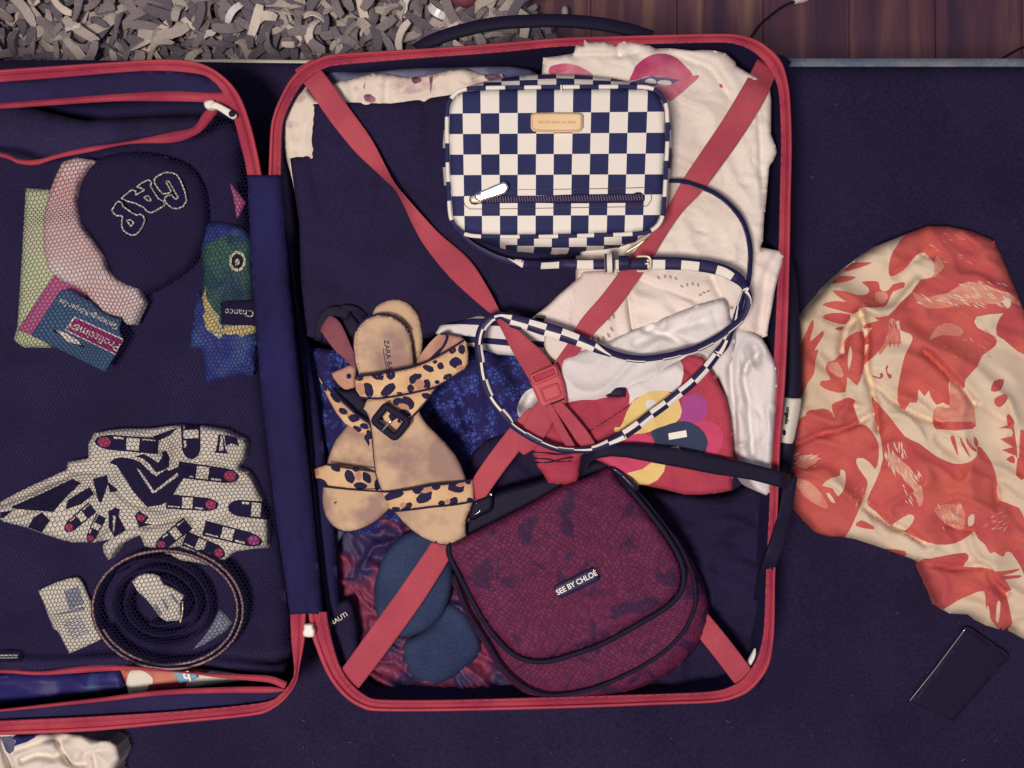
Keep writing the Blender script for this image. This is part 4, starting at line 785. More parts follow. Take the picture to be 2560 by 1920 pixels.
sheet('label_mark', q('R',(757,388),(765,384),(770,395),(776,384),(782,395),(792,386),(795,395),(782,402),(784,418),(752,416)), .1341, M['whitep'], pbs, step=4, thick=.0006, edge=None, sm=0)
# pale jacket on the right
pj = [(1786,920),(1795,890),(1812,855),(1829,826),(1850,820),(1872,828),(1905,846),(1925,880),(1938,910),(1943,945),(1941,1000),(1937,1060),(1932,1120),(1925,1230),(1905,1233),(1885,1222),(1868,1195),(1850,1165),(1838,1140),(1828,1080),(1815,1010),(1800,960)]
o, _ = sheet('grey_white_jacket', pj, .1155, M['bluewhite'], step=4.5, thick=.05, edge=(14,.008), sm=2, wr=[(.007,48,82,4,251,True)],
  cr=[(q('R',(1720,10),(1725,200),(1740,420),(1755,560),(1770,900)),-.006,7),(q('R',(1920,60),(1930,160)),-.009,12),(q('R',(1850,200),(1830,300),(1870,500),(1880,700),(1900,900)),-.0075,9),(q('R',(2060,200),(2040,600),(2010,1000)),.004,14),(q('R',(1960,100),(1870,170),(1840,240)),-.006,9),(q('R',(1790,500),(1800,750),(1860,950)),.004,14)])
tag(o, 'folded pale grey white jacket between the red printed pouch and the right rim', 'jacket')
# red printed bag
rb_ = thing('printed_red_bag', 'red cotton drawstring bag with yellow, purple and slate petals', 'bag', (1600, 1080, .1))
ro = q('R',(270,545),(430,492),(560,432),(640,424),(760,432),(850,437),(875,400),(900,360),(1040,295),(1200,222),(1330,165),(1380,135),(1450,120),(1510,138),(1548,190),(1600,270),(1700,480),(1735,640),(1748,850),(1748,1050),(1740,1185),(1660,1205),(1500,1222),(1360,1222),(1200,1180),(1000,1140),(860,1050),(720,970),(560,905),(540,1000),(530,1080),(505,1125),(420,1142),(290,1130),(240,1050),(200,1000),(165,900),(150,845),(90,770),(45,705),(90,640),(160,580))
pr = [(q('R',(902,360),(1100,262),(1330,165),(1352,215),(1355,265),(1335,350),(1300,420),(1200,400),(1080,410),(980,460),(925,510),(930,440)),1),(q('R',(1340,470),(1400,435),(1470,425),(1530,470),(1545,560),(1510,630),(1430,660),(1330,650)),3,2),
 (q('R',(805,700),(815,690),(855,688),(880,640),(905,570),(950,490),(1030,430),(1110,402),(1200,398),(1270,425),(1320,480),(1342,560),(1328,615),(1290,655),(1200,690),(1100,722),(980,752),(860,728),(812,728)),2),(ell(*q('R',(1097,510))[0], 14, 12.5), 1),
 (q('R',(1470,640),(1560,640),(1640,690),(1670,770),(1650,850),(1600,900),(1500,900),(1400,880),(1400,700)),4,2),(q('R',(880,800),(960,745),(1040,735),(1095,760),(1130,830),(1000,880),(800,850)),4),(q('R',(1095,722),(1200,680),(1300,648),(1390,643),(1480,690),(1530,750),(1548,810),(1535,860),(1510,895),(1300,880),(1140,840),(1125,790)),5,2),
 (q('R',(1235,738),(1375,712),(1383,765),(1240,789)),6),(q('R',(1235,850),(1318,838),(1322,870),(1240,872)),6),
 (q('R',(680,930),(850,918),(1105,970),(1060,1020),(970,1052),(900,1055),(800,1000)),4),(q('R',(1100,968),(1212,988),(1200,1040),(1150,1105),(1080,1143),(1000,1140),(960,1090),(905,1052),(1030,1020)),2)]
o, HB = sheet('pouch', ro, lambda x, y: .1335-.005*np.clip((y-1080)/120, 0, 1), [M['redbag'], M['bluewhite'], M['yellow'], M['purple'], M['pink'], M['tealp'], M['whitep']], rb_, step=7, thick=.045, edge=(18,.007), sm=0, regions=pr,
  wr=[(.003,80,30,3,261,True),(.0012,30,60,3,262,False)], cr=[(q('R',(560,755),(740,640),(920,520)),-.003,4),(q('R',(430,800),(620,830),(820,735)),-.004,6),(q('R',(1345,200),(1420,260),(1440,330)),-.004,8),(q('R',(1400,180),(1440,175),(1490,205)),-.002,6),(q('R',(170,900),(350,880),(470,900)),-.004,5),(q('R',(160,950),(330,960),(520,950)),-.003,5)])
for pth in (q('R',(150,885),(250,890),(350,905),(450,898),(560,880)), q('R',(165,935),(280,940),(360,960),(470,955)), q('R',(180,970),(300,965),(420,935),(480,930))):
    zz = HB(np.array([p[0] for p in pth]), np.array([p[1] for p in pth])); tube('drawstring', [(p[0], p[1], float(z_)+.001) for p, z_ in zip(pth, zz)], 1.8, M['dark'], rb_, n=5)
zz = HB(np.array([p[0] for p in q('R',(560,755),(740,640),(920,520))]), np.array([p[1] for p in q('R',(560,755),(740,640),(920,520))]))
tube('seam', [(p[0], p[1], float(z_)+.0012) for p, z_ in zip(q('R',(560,755),(740,640),(920,520)), zz)], 1.3, M['dark'], rb_, n=5)

# ------------------------------------------------------------ red cross straps with buckle (parts of the suitcase)
def strap(pts, name='cross_strap', **k): return ribbon(name, pts, M['redstrap'], case, **k)
# upper left: corner (E 210,520) -> buckle
strap([(760,160,.1055,27),(774,182,.1065,28),(800,216,.113,28),(847,283,.112,29),(908,363,.111,26,.0005),(967,441,.111,9,.006),(991,473,.111,5,.008),(1016,508,.111,9,.006),(1045,552,.111,17,.003),(1084,604,.111,25,0),(1149,671,.112,33,0),(1205,738,.113,22,.002),(1240,782,.115,10,.005)])
strap([(1240,782,.115,10,.005),(1262,812,.120,13,.005),(1300,862,.126,25,.002),(1338,908,.134,34),(1362,948,.140,34)], name='cross_strap')
# upper right
strap([(1920,160,.1045,29),(1907,188,.1105,30),(1886,230,.1255,32),(1835,315,.128,32),(1780,395,.129,31),(1730,465,.129,28),(1690,520,.128,19),(1655,575,.127,16),(1600,650,.127,24),(1565,700,.130,25),(1520,760,.131,26),(1470,815,.131,24),(1440,860,.131,18),(1400,915,.131,17),(1372,955,.131,17)], name='cross_strap')
# lower left: from under the red bag to the corner
strap([(1345,1040,.140,30),(1290,1095,.136,28),(1225,1180,.124,27),(1180,1250,.114,26),(1130,1330,.107,28),(1080,1410,.1065,31),(1020,1500,.1065,33),(940,1610,.109,33),(888,1680,.1075,32),(866,1708,.1055,32)], name='cross_strap')
# lower right
strap([(1600,1420,.092,28),(1700,1500,.098,28),(1780,1590,.104,28),(1842,1670,.107,28),(1866,1703,.1055,27)], name='cross_strap')
# folded tail under the buckle
strap([(1375,1000,.140,20),(1350,1050,.142,32),(1325,1100,.141,24),(1300,1130,.139,12)], name='strap_tail')
strap([(1385,1000,.141,12),(1425,1050,.1435,16),(1455,1090,.1435,18),(1480,1125,.141,16)], name='strap_tail')
strap([(1370,1010,.142,9),(1400,1070,.1445,11),(1430,1120,.143,10)], name='strap_tail')
# buckle
ba = q('K',(830,1245),(1050,1145),(1085,1165),(1150,1330),(1170,1490),(1150,1510),(960,1545),(930,1530),(870,1400))
sheet('strap_buckle', ba, .1415, M['redplastic'], case, step=6, thick=.008, edge=(5,.002), sm=2)
sheet('buckle_slot', q('K',(850,1262),(1050,1180),(1072,1240),(885,1315)), .1419, M['redtape'], case, step=5, thick=.001, edge=None, sm=0)
sheet('buckle_slot', q('K',(885,1310),(1068,1232),(1070,1245),(890,1328)), .1424, M['lipd'], case, step=5, thick=.001, edge=None, sm=0)
tube('buckle_frame', [(*p, .1425) for p in q('K',(838,1256),(1055,1165),(1082,1240),(880,1325))], 4.2, M['redplastic'], case, closed=True, n=8, sm=0, step=5)
tube('buckle_frame', [(*p, .1425) for p in q('K',(925,1378),(1080,1325),(1115,1440),(965,1495))], 2.6, M['redplastic'], case, closed=True, n=8, sm=0, step=5)
tube('buckle_edge', [(*p, .1425) for p in q('K',(1020,1512),(1090,1488),(1145,1462))], 2.0, M['black'], case, n=6)

# side handle sleeve with print
tgs = thing('handle_sleeve', 'white sleeve tag with dark lettering on the side handle of the suitcase', 'tag', (1978, 1050, .07))
def ZT(x, y): return .083-.010*((x-(1983-(y-1000)*.16))/24.)**2
sheet('sleeve', [(1961,993),(1982,996),(2004,996),(2002,1020),(1998,1040),(1992,1070),(1986,1098),(1981,1109),(1968,1109),(1951,1105),(1953,1070),(1957,1030)], ZT, M['tagc'], tgs, step=5, thick=.012, edge=(2,.001), sm=0)
text('unigadin', 1968, 1040, .0835, 13, -97, M['dark'], tgs, extr=.0008)
sheet('dot', ell(1961, 1082, 4, 7), .0838, M['dark'], tgs, step=4, thick=.0012, edge=None, sm=0)
# ------------------------------------------------------------ leopard sandals
def spots(code, lst): return [(ell(*q(code, (x, y))[0], rx*CR[code][2], ry*CR[code][2], a, 12, .12), m) for x, y, rx, ry, a, m in lst]
LEO = [M['leo'], M['leod'], M['leom']]
s1 = thing('leopard_sandal', 'left leopard strap sandal lying underneath with its toe pointing down left', 'sandal', (900, 1150, .08), 'pair of leopard sandals')
so1 = [(930,790),(940,768),(955,757),(971,751),(985,749),(1000,750),(1020,758),(1034,772),(1046,790),(1053,820),(1056,850),(1050,900),(1030,1000),(1015,1100),(1005,1200),(985,1255),(955,1289),(930,1308),(895,1324),(868,1328),(850,1324),(833,1314),(817,1294),(809,1270),(806,1240),(812,1195),(819,1158),(825,1135),(835,1110),(846,1091),(868,1064),(895,1010),(915,920),(925,850)]
sheet('sole', so1, lambda x, y: .1015+.0085*np.clip((1000-y)/150,0,1), M['sole'], s1, step=8, thick=.010, edge=(8,.003), sm=2)
tube('sole_edge', [(x, y, .094+.0085*min(max((1000-y)/150,0),1)) for x, y in so1], 3.0, M['leod'], s1, closed=True, n=6, sm=2, step=9)
_, HA = sheet('toe_strap', q('J',(318,455),(345,440),(430,412),(560,425),(700,440),(885,475),(960,620),(890,655),(640,638),(400,612),(330,540)), lambda x, y: .113-.006*((x-870)/60)**2, LEO, s1, step=6, thick=.004, edge=(5,.002), sm=0,
  regions=spots('J', [(640,520,48,66,-20,1),(800,530,38,58,-30,1),(515,440,50,35,20,1),(720,510,30,50,0,2),(742,608,62,34,0,1),(700,450,34,30,10,1),(360,590,80,50,10,1),(340,480,24,36,0,2),(900,600,30,60,0,1)]))
for a_, b_ in (((430,412),(885,475)), ((400,614),(890,657))): tube('strap_binding', [(*q('J',a_)[0],.1125),(*q('J',((a_[0]+b_[0])/2,(a_[1]+b_[1])/2+4))[0],.1145),(*q('J',b_)[0],.1125)], 2.2, M['leod'], s1, n=6)
cv = q('I',(345,870),(395,935),(440,1000),(510,1070),(600,1145),(720,1255),(820,1325),(850,1400),(858,1580),(830,1550),(770,1450),(690,1375),(600,1325),(520,1225),(460,1120),(400,1000))
sheet('ankle_strap', cv, .112, LEO, s1, step=6, thick=.005, edge=(5,.002), sm=0, regions=spots('I', [(510,1088,62,26,46,1),(580,1208,46,30,30,1),(680,1275,55,36,10,1),(710,1372,44,26,25,1),(775,1348,42,28,20,1),(820,1425,26,46,-20,1),(800,1480,22,60,-18,1),(410,990,44,16,60,1),(760,1420,20,16,0,2),(630,1240,18,16,0,2)]))
tube('strap_binding', [(*p, .1145) for p in q('I',(350,870),(445,1000),(600,1140),(720,1250),(840,1325))], 2.6, M['leod'], s1, n=6)
ribbon('strap_lining', [(*q('I',(400,395))[0],.110,22),(*q('I',(470,440))[0],.116,26),(*q('I',(560,590))[0],.117,22),(*q('I',(640,700))[0],.116,14),(*q('I',(715,815))[0],.114,7)], M['brown'], s1, thick=.002)
ribbon('heel_strap', [(*q('I',(345,560))[0],.106,9),(*q('I',(370,400))[0],.110,12),(*q('I',(430,300))[0],.112,11),(*q('I',(540,290))[0],.112,13),(*q('I',(640,330))[0],.110,12)], M['black'], s1, thick=.003)
ribbon('heel_strap', [(*q('I',(520,275))[0],.110,6),(*q('I',(600,252))[0],.112,7),(*q('I',(700,275))[0],.111,8),(*q('I',(790,345))[0],.106,9)], M['black'], s1, thick=.003)
ribbon('heel_strap', [(*q('I',(610,330))[0],.108,12),(*q('I',(660,430))[0],.109,18),(*q('I',(690,520))[0],.108,12)], M['black'], s1, thick=.003)
tb = q('I',(478,862),(560,825),(640,785),(680,800),(702,830),(692,900),(692,985),(650,1000),(610,1012),(560,985),(515,935))
sheet('strap_tab', tb, .116, [M['tanback'], M['leod']], s1, step=5, thick=.004, edge=(4,.002), sm=2, regions=[(ell(*q('I',(635,886))[0], 6.5, 7), 1)])
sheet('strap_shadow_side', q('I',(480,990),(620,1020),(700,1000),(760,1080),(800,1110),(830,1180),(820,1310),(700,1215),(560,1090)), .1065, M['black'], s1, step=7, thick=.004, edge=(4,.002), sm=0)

s2 = thing('leopard_sandal', 'right leopard strap sandal on top with a black square buckle', 'sandal', (1050, 1150, .1), 'pair of leopard sandals')
so2 = q('I',(700,770),(688,680),(680,600),(684,520),(705,450),(745,395),(800,352),(860,332),(920,325),(985,328),(1045,345),(1105,375),(1160,425),(1195,500),(1213,580),(1222,680),(1232,790),(1240,1000),(1280,1220),(1340,1320),(1430,1410),(1520,1500),(1610,1610),(1660,1700),(1700,1800),(1728,1880))+q('J',(1735,600),(1770,680),(1778,750),(1750,830),(1722,890),(1708,950),(1712,1010),(1716,1065),(1680,1105),(1610,1138),(1550,1148),(1480,1142),(1400,1118),(1330,1088),(1260,1045),(1200,998),(1130,930),(1050,838),(1000,760),(935,640),(905,560),(885,480),(868,350),(858,200),(840,40))+q('I',(820,1260),(780,1180),(810,1110),(760,980),(728,860))
sheet('sole', so2, .1225, M['soleB'], s2, step=8, thick=.010, edge=(7,.003), sm=0)
tube('sole_edge', [(x, y, .1165) for x, y in so2], 2.6, M['leod'], s2, closed=True, n=6, sm=0, step=8)
tube('heel_rim', [(*p, .1215) for p in q('I',(700,470),(750,390),(850,330),(960,318),(1060,345),(1130,400),(1190,480))], 2.4, M['leod'], s2, n=6)
text('ZARA BASIC', *q('I',(1000,742))[0], .1229, 17.5, -83, M['leod'], s2, extr=.0002, sx=1.08)
tube('print_line', [(*q('I',(948,628))[0],.1227),(*q('I',(985,838))[0],.1227)], .8, M['leod'], s2, n=4, sm=0)
_, _h = sheet('toe_strap', q('J',(930,640),(960,655),(1050,655),(1200,635),(1400,600),(1600,580),(1740,558),(1775,550),(1785,650),(1785,735),(1775,752),(1600,780),(1400,800),(1200,825),(1060,838),(1000,826),(985,760),(955,700)), lambda x, y: .131-.007*((x-1070)/100)**2, LEO, s2, step=6, thick=.004, edge=(5,.002), sm=0,
  regions=spots('J', [(1045,695,108,38,-20,1),(1332,708,80,50,-30,1),(1275,648,54,34,-5,1),(1440,618,46,28,-8,1),(1625,625,78,44,5,1),(1355,650,60,22,-15,2),(1660,600,36,16,0,2),(1490,770,34,30,0,1),(1600,748,46,34,-25,1),(1170,800,58,34,-35,1),(1068,815,40,16,0,1),(1130,785,32,26,-10,2),(1545,750,26,24,0,2),(1735,575,28,20,0,1),(1750,735,30,22,0,1),(915,600,20,50,0,1)]))
for pts_ in (q('J',(890,655),(1000,662),(1200,640),(1400,605),(1600,582),(1775,550)), q('J',(995,826),(1060,840),(1200,828),(1400,802),(1600,783),(1780,752))):
    tube('strap_binding', [(x, y, .1325-.007*((x-1070)/100)**2) for x, y in pts_], 2.3, M['leod'], s2, n=6)
up = q('I',(700,885),(760,876),(850,872),(960,855),(1100,832),(1230,800),(1300,775),(1380,742),(1460,705),(1540,655),(1620,600),(1700,552),(1722,590),(1735,680),(1730,770),(1692,830),(1600,890),(1500,955),(1440,982),(1300,1020),(1100,1062),(950,1085),(800,1092),(740,1075),(700,1010),(692,940))
sheet('ankle_strap', up, lambda x, y: .132+.006*np.exp(-((x-1000)/70)**2), LEO, s2, step=6, thick=.006, edge=(6,.002), sm=0,
  regions=spots('I', [(735,900,42,34,0,1),(815,1010,46,72,-15,1),(1000,1015,80,46,-38,1),(900,885,62,34,20,1),(1018,875,46,44,0,1),(1250,895,62,32,-15,1),(1225,920,34,42,20,1),(1205,1000,32,40,0,1),(1355,960,36,48,-10,1),(1285,960,46,46,0,2),(1370,815,56,30,25,1),(1480,795,32,34,0,1),(1620,760,62,52,0,1),(1675,640,34,48,-10,1),(1590,645,36,34,-30,1),(1545,890,46,26,-20,1),(1450,940,24,20,0,1),(1430,755,24,16,-20,1),(745,1000,36,60,-20,2),(1660,810,40,24,-20,2),(1100,1045,30,14,0,1)]))
tube('strap_binding', [(x, y, .1325+.006*math.exp(-((x-1000)/70)**2)) for x, y in q('I',(700,885),(850,870),(1100,830),(1300,775),(1540,655),(1700,552))], 2.6, M['leod'], s2, n=6)
tube('strap_binding', [(x, y, .1315+.006*math.exp(-((x-1000)/70)**2)) for x, y in q('I',(720,1085),(900,1092),(1100,1064),(1300,1022),(1450,980),(1690,832))], 2.6, M['leod'], s2, n=6)
lw = q('I',(1060,1075),(1250,1030),(1445,988),(1400,1060),(1330,1140),(1270,1210),(1200,1280),(1130,1240),(1050,1165),(1010,1130))
sheet('buckle_strap', lw, .1275, LEO, s2, step=6, thick=.004, edge=(4,.0015), sm=0, regions=spots('I', [(1180,1130,50,66,-35,1),(1090,1125,52,38,0,1),(1355,1070,50,30,10,1),(1140,1180,60,40,20,2),(1160,1225,54,30,30,1),(1390,1020,30,20,0,2)]))
tube('strap_binding', [(*p, .1285) for p in q('I',(1445,988),(1330,1140),(1200,1280))], 2.4, M['leod'], s2, n=6)
tip = q('I',(980,1195),(1060,1240),(1130,1330),(1100,1360),(1055,1425),(980,1380),(900,1290))
sheet('strap_tip', tip, .1245, LEO, s2, step=5, thick=.003, edge=(3,.001), sm=0, regions=spots('I', [(1040,1260,40,34,0,1),(935,1275,26,16,30,1),(1110,1300,30,18,0,1)]))
ribbon('strap_lining', [(*q('I',(1275,775))[0],.122,7),(*q('I',(1340,700))[0],.126,12),(*q('I',(1420,610))[0],.128,14),(*q('I',(1500,535))[0],.127,14),(*q('I',(1535,500))[0],.125,8)], M['tanback'], s2, thick=.002)
sheet('strap_fold', q('I',(1490,640),(1540,500),(1560,505),(1640,520),(1705,548),(1620,600),(1530,655),(1450,700)), .126, M['tanback'], s2, step=6, thick=.004, edge=(5,.002), sm=0)
tube('strap_binding', [(*p, .130) for p in q('I',(1300,790),(1380,745),(1450,680),(1510,600),(1540,520),(1520,495),(1480,500))], 2.6, M['leod'], s2, n=6)
bc = q('I',(975,1160),(1180,1300),(1060,1455),(865,1300))
bcr = []
for i in range(4):
    p, n_, pr_ = np.array(bc[i]), np.array(bc[(i+1) % 4]), np.array(bc[i-1])
    bcr += [tuple(p+(pr_-p)*.16), tuple(p+((pr_-p)+(n_-p))*.03), tuple(p+(n_-p)*.16)]
tube('buckle', [(x, y, .1335) for x, y in bcr], 9.5, M['black'], s2, closed=True, n=10, sm=3, step=4, flat=.45)
tube('buckle_pin', [(*q('I',(1015,1305))[0],.1345),(*q('I',(945,1388))[0],.1385)], 2.6, M['steel'], s2, n=8, sm=0)
sheet('heel_pad', q('I',(800,1110),(950,1095),(1020,1110),(960,1180),(870,1260),(830,1240),(770,1190)), .1235, M['soleB'], s2, step=6, thick=.003, edge=(3,.001), sm=0)

stitches(q('I',(712,905),(850,893),(1100,852),(1300,797),(1540,680),(1700,578)), .1395, s2, M['leom'], dash=7, gap=5, r=.7)
stitches(q('I',(730,1065),(900,1072),(1100,1044),(1300,1002),(1450,962),(1680,815)), .1390, s2, M['leom'], dash=7, gap=5, r=.7)
stitches([(1290+(x-1290)*1.0+(1075-x)*.035, y+(1050-y)*.02) for x, y in so2[:14]], .1229, s2, M['leom'], dash=6, gap=5, r=.6)
for x, y in ((838,1257),(1089,1355)): sheet('scuff_mark', ell(x, y, 3.4, 1.8, -25, 8), .1235 if x > 1000 else .1035, M['leod'], s2 if x > 1000 else s1, step=3, thick=.0006, edge=None, sm=0)

# ------------------------------------------------------------ checkered bag
cb_ = thing('checkered_bag', 'small navy and cream checkered camera bag with a tan name plate', 'bag', (1392, 410, .125))
xt = [60,185,335,490,645,800,948,1105,1257,1412,1565,1725,1880]; xb = [70,205,350,498,643,792,938,1083,1230,1382,1530,1680,1840]
yl = [230,445,615,785,955,1130,1295,1470]; yr = [225,428,603,775,948,1115,1285,1460]
def cp_(i, j):
    t = i/7; xv = xt[j]+(xb[j]-xt[j])*t; u = (xv-60)/1820; return (xv, yl[i]+(yr[i]-yl[i])*u)
cells = [(q('F', cp_(i,j), cp_(i,j+1), cp_(i+1,j+1), cp_(i+1,j)), 1) for i in range(7) for j in range(12) if (i+j) % 2]
fo_ = q('F',(78,640),(80,430),(100,355),(140,300),(200,266),(330,250),(620,246),(900,243),(1250,240),(1560,240),(1700,244),(1780,275),(1835,340),(1862,430),(1868,640),(1855,900),(1842,1150),(1830,1270),(1795,1350),(1720,1405),(1600,1425),(1250,1436),(900,1445),(600,1448),(350,1445),(220,1425),(150,1370),(108,1290),(95,1150),(84,900))
go = q('F',(38,520),(55,400),(100,310),(200,228),(360,178),(510,152),(660,132),(810,120),(970,117),(1120,122),(1270,132),(1420,150),(1575,182),(1720,225),(1810,275),(1885,370),(1915,560),(1922,800),(1905,1000),(1885,1200),(1840,1340),(1740,1430),(1640,1490),(1500,1535),(1360,1555),(1200,1568),(970,1578),(800,1568),(620,1552),(450,1512),(290,1465),(150,1390),(70,1260),(35,1060),(20,860),(24,680))
tg_ = [360,510,660,810,965,1115,1268,1418,1575,1700]; bg_ = [355,497,640,780,927,1070,1217,1362,1507,1640]
gc = []
for k in range(9):
    if k % 2 == 0: gc.append((q('F',(tg_[k],150+abs(k-4)*9),(tg_[k+1],150+abs(k-3.5)*9),(tg_[k+1],260),(tg_[k],260)),1)); gc.append((q('F',(bg_[k],1440),(bg_[k+1],1440),(bg_[k+1],1558-abs(k-4)*8),(bg_[k],1558-abs(k-4)*8)),1))
    else: gc.append((q('F',(tg_[k],90),(tg_[k+1],90),(tg_[k+1],150+abs(k-3.5)*9),(tg_[k],150+abs(k-4)*9)),1)); gc.append((q('F',(bg_[k],1558-abs(k-4)*8),(bg_[k+1],1558-abs(k-4)*8),(bg_[k+1],1600),(bg_[k],1600)),1))
gc += [(q('F',(0,420),(70,420),(70,580),(0,580)),1),(q('F',(0,730),(70,730),(70,890),(0,890)),1),(q('F',(0,1040),(90,1040),(90,1200),(0,1200)),1),(q('F',(150,1380),(355,1380),(355,1500),(150,1500)),1),(q('F',(1880,420),(1960,420),(1960,580),(1880,580)),1),(q('F',(1870,730),(1960,730),(1960,900),(1870,900)),1),(q('F',(1700,225),(1850,225),(1880,330),(1760,330)),1)]
sheet('gusset', go, .153, [M['check_l'], M['check_d']], cb_, step=7, thick=.034, edge=(34,.020), sm=0, regions=gc)
zf = lambda x, y: .166+.004*np.cos((x-1392)/290*1.3)*np.cos((y-410)/210*1.3)
_, HF = sheet('front_panel', fo_, zf, [M['check_l'], M['check_d']], cb_, step=7, thick=.014, edge=(16,.005), sm=0, regions=cells, wr=[(.0012,160,20,2,301,False)])
pp = [(1392+(x-1392)*1.022, 404+(y-404)*1.030) for x, y in fo_]
tube('piping', [(x, y, .1635) for x, y in pp], 5.4, [M['check_l'], M['check_d']], cb_, closed=True, n=8, step=6, sm=2, seg=47)
# name plate
npl = [(1327,289),(1330,284),(1337,282),(1392,281),(1446,282),(1453,284),(1457,290),(1457,318),(1454,325),(1446,328),(1392,329),(1342,328),(1332,325),(1327,318)]
sheet('name_plate', npl, .1745, M['tanplate'], cb_, step=6, thick=.004, edge=(3,.001), sm=0)
tube('plate_groove', [(1392+(x-1392)*.93, 305+(y-305)*.86, .1744) for x, y in npl], .9, M['tanline'], cb_, closed=True, n=5, sm=2, step=5)
text('MARC BY MARC JACOBS', 1392, 305, .1747, 8.6, 180, M['tanline'], cb_, extr=.0001)
# front zipper
zy = lambda x: 1160-(x-240)*.0137
zs = q('F',(238,1165),(245,1130),(275,1112),(330,1118),(800,1120),(1600,1108),(1630,1096),(1665,1096),(1700,1125),(1698,1165),(1675,1182),(1620,1185),(1000,1190),(400,1192),(330,1195),(290,1203),(255,1195))
sheet('zip_tape', zs, lambda x, y: zf(x, y)+.0012, M['leod'], cb_, step=8, thick=.002, edge=(3,.0012), sm=0)
TV = []; TF = []
for i in range(0, 116, 2):
    x = 385+i*11.3
    for r_, dy in ((0, -11), (1, 11)):
        X, Y = q('F', (x+r_*5.6, zy(x)+dy))[0]; z_ = float(zf(np.array([X]), np.array([Y]))[0])+.0012; c0 = np.array(W(X, Y, z_)); a_, b__, h_ = .00036, .0011, .0009; n0 = len(TV)
        TV += [tuple(c0+np.array((sx*a_, sy*b__, hh))) for hh in (0, h_) for sx, sy in ((-1,-1),(1,-1),(1,1),(-1,1))]
        TF += [tuple(n0+k for k in f) for f in ((4,5,6,7),(0,1,5,4),(1,2,6,5),(2,3,7,6),(3,0,4,7))]
o = mk('zip_teeth', TV, TF, fabric('bronze_tooth', (104,90,108), rough=.45, bump=0), None, cb_, smooth=False); tag(o, kind='stuff')
for pth in (q('F',(650,1074),(1000,1072),(1400,1066),(1690,1058)), q('F',(200,1120),(195,1160),(205,1200),(235,1228),(300,1236),(800,1230),(1300,1222),(1680,1214),(1730,1195),(1755,1150),(1745,1095),(1700,1062))):
    tube('stitching', [(x, y, float(zf(np.array([x]), np.array([y]))[0])+.0003) for x, y in pth], .9, M['thread'], cb_, n=5, step=7)
def zft(x, y): return float(zf(np.array([x]), np.array([y]))[0])
sx_, sy_ = q('F', (290,1158))[0]
sheet('zip_slider', q('F',(248,1150),(270,1122),(330,1128),(360,1150),(345,1178),(300,1182),(262,1178)), zft(sx_, sy_)+.0045, M['gold'], cb_, step=3, thick=.004, edge=(4,.0015), sm=2)
plo = q('F',(286,1130),(300,1105),(350,1083),(440,1045),(515,1016),(545,1020),(564,1045),(560,1078),(535,1105),(470,1130),(400,1152),(350,1168),(308,1165),(290,1150))
sheet('zip_pull', plo, lambda x, y: zft(sx_, sy_)+.0085+.00003*(x-1225)-.00005*(y-480), [M['steel'], M['gloss']], cb_, step=3, thick=.002, edge=(2.5,.0008), sm=2, regions=[(ell(*q('F',(328,1118))[0], 6.5, 6), 1)])
tube('zip_pull', [(1563,632,.138),(1580,622,.14),(1597,612,.142),(1610,600,.143)], 3.5, M['gold'], cb_, n=6)
sheet('piping_stitch', q('F',(1000,205),(1010,205),(1012,252),(1002,252)), .1685, M['whitep'], cb_, step=3, thick=.002, edge=None, sm=0)
# strap of the checkered bag
SP = []
def add(code, z, hw, fd, *pts, m=0):
    for i, p in enumerate(q(code, *pts)): SP.append((*p, z if not isinstance(z, tuple) else z[0]+(z[1]-z[0])*i/max(len(pts)-1, 1), hw if not isinstance(hw, tuple) else hw[0]+(hw[1]-hw[0])*i/max(len(pts)-1, 1), fd, m))
add('T', (.136,.142), (5,6), 1, (1010,5),(1080,5),(1150,15),(1300,65),(1430,120),(1560,220),(1670,350),(1730,500),(1757,650),(1752,800),(1735,950))
add('T', .147, (6,8), .7, (1690,1060),(1655,1180))
add('T', .147, (8,11), .35, (1615,1310),(1570,1400),(1520,1520))
add('R', (.147,.150), (10.5,12), -.02, (1620,110),(1560,190),(1500,260),(1410,350),(1310,430),(1210,510),(1100,590),(1000,670),(890,745))
add('R', (.150,.152), (11.5,8), .3, (780,812),(640,862))
add('R', (.152,.148), (7,8), .62, (480,876),(350,860),(200,800),(80,730),(0,672))
add('U', (.146,.138), (10,11), .45, (1790,615),(1690,500),(1635,400),(1598,280),(1580,150))
add('I', (.138,.140), (10,11), .5, (1830,620),(1838,520),(1870,430),(1920,370))
add('K', (.141,.146), (10,9), .4, (480,715),(560,692))
add('K', .147, (13,17), .12, (640,725),(730,750),(820,775),(970,820))
add('K', (.147,.147), (17,13), .06, (1120,868),(1280,925),(1420,985))
add('K', .147, 9, .74, (1600,1052),(1750,1090),(1900,1098),(2100,1072),(2212,1045))
add('L', (.147,.152), (9,9), .74, (900,998),(1080,905),(1200,820),(1300,735),(1355,640),(1373,560))
add('L', .152, 9, .3, (1362,490))
add('L', (.152,.148), (9,14), -.4, (1335,425),(1270,350), m=1)
add('L', (.146,.145), (15,16), -.25, (1150,285),(1000,245),(850,225),(700,215),(500,212), m=1)
add('K', .146, (14,12), -.1, (1850,220),(1700,222),(1500,222),(1340,225),(1220,222), m=1)
add('K', (.143,.120), (11,10), -.25, (1100,220),(950,228),(800,222), m=1)
add('K', (.118,.113), (8,6), 1, (600,190),(450,130),(300,45),(180,-60))
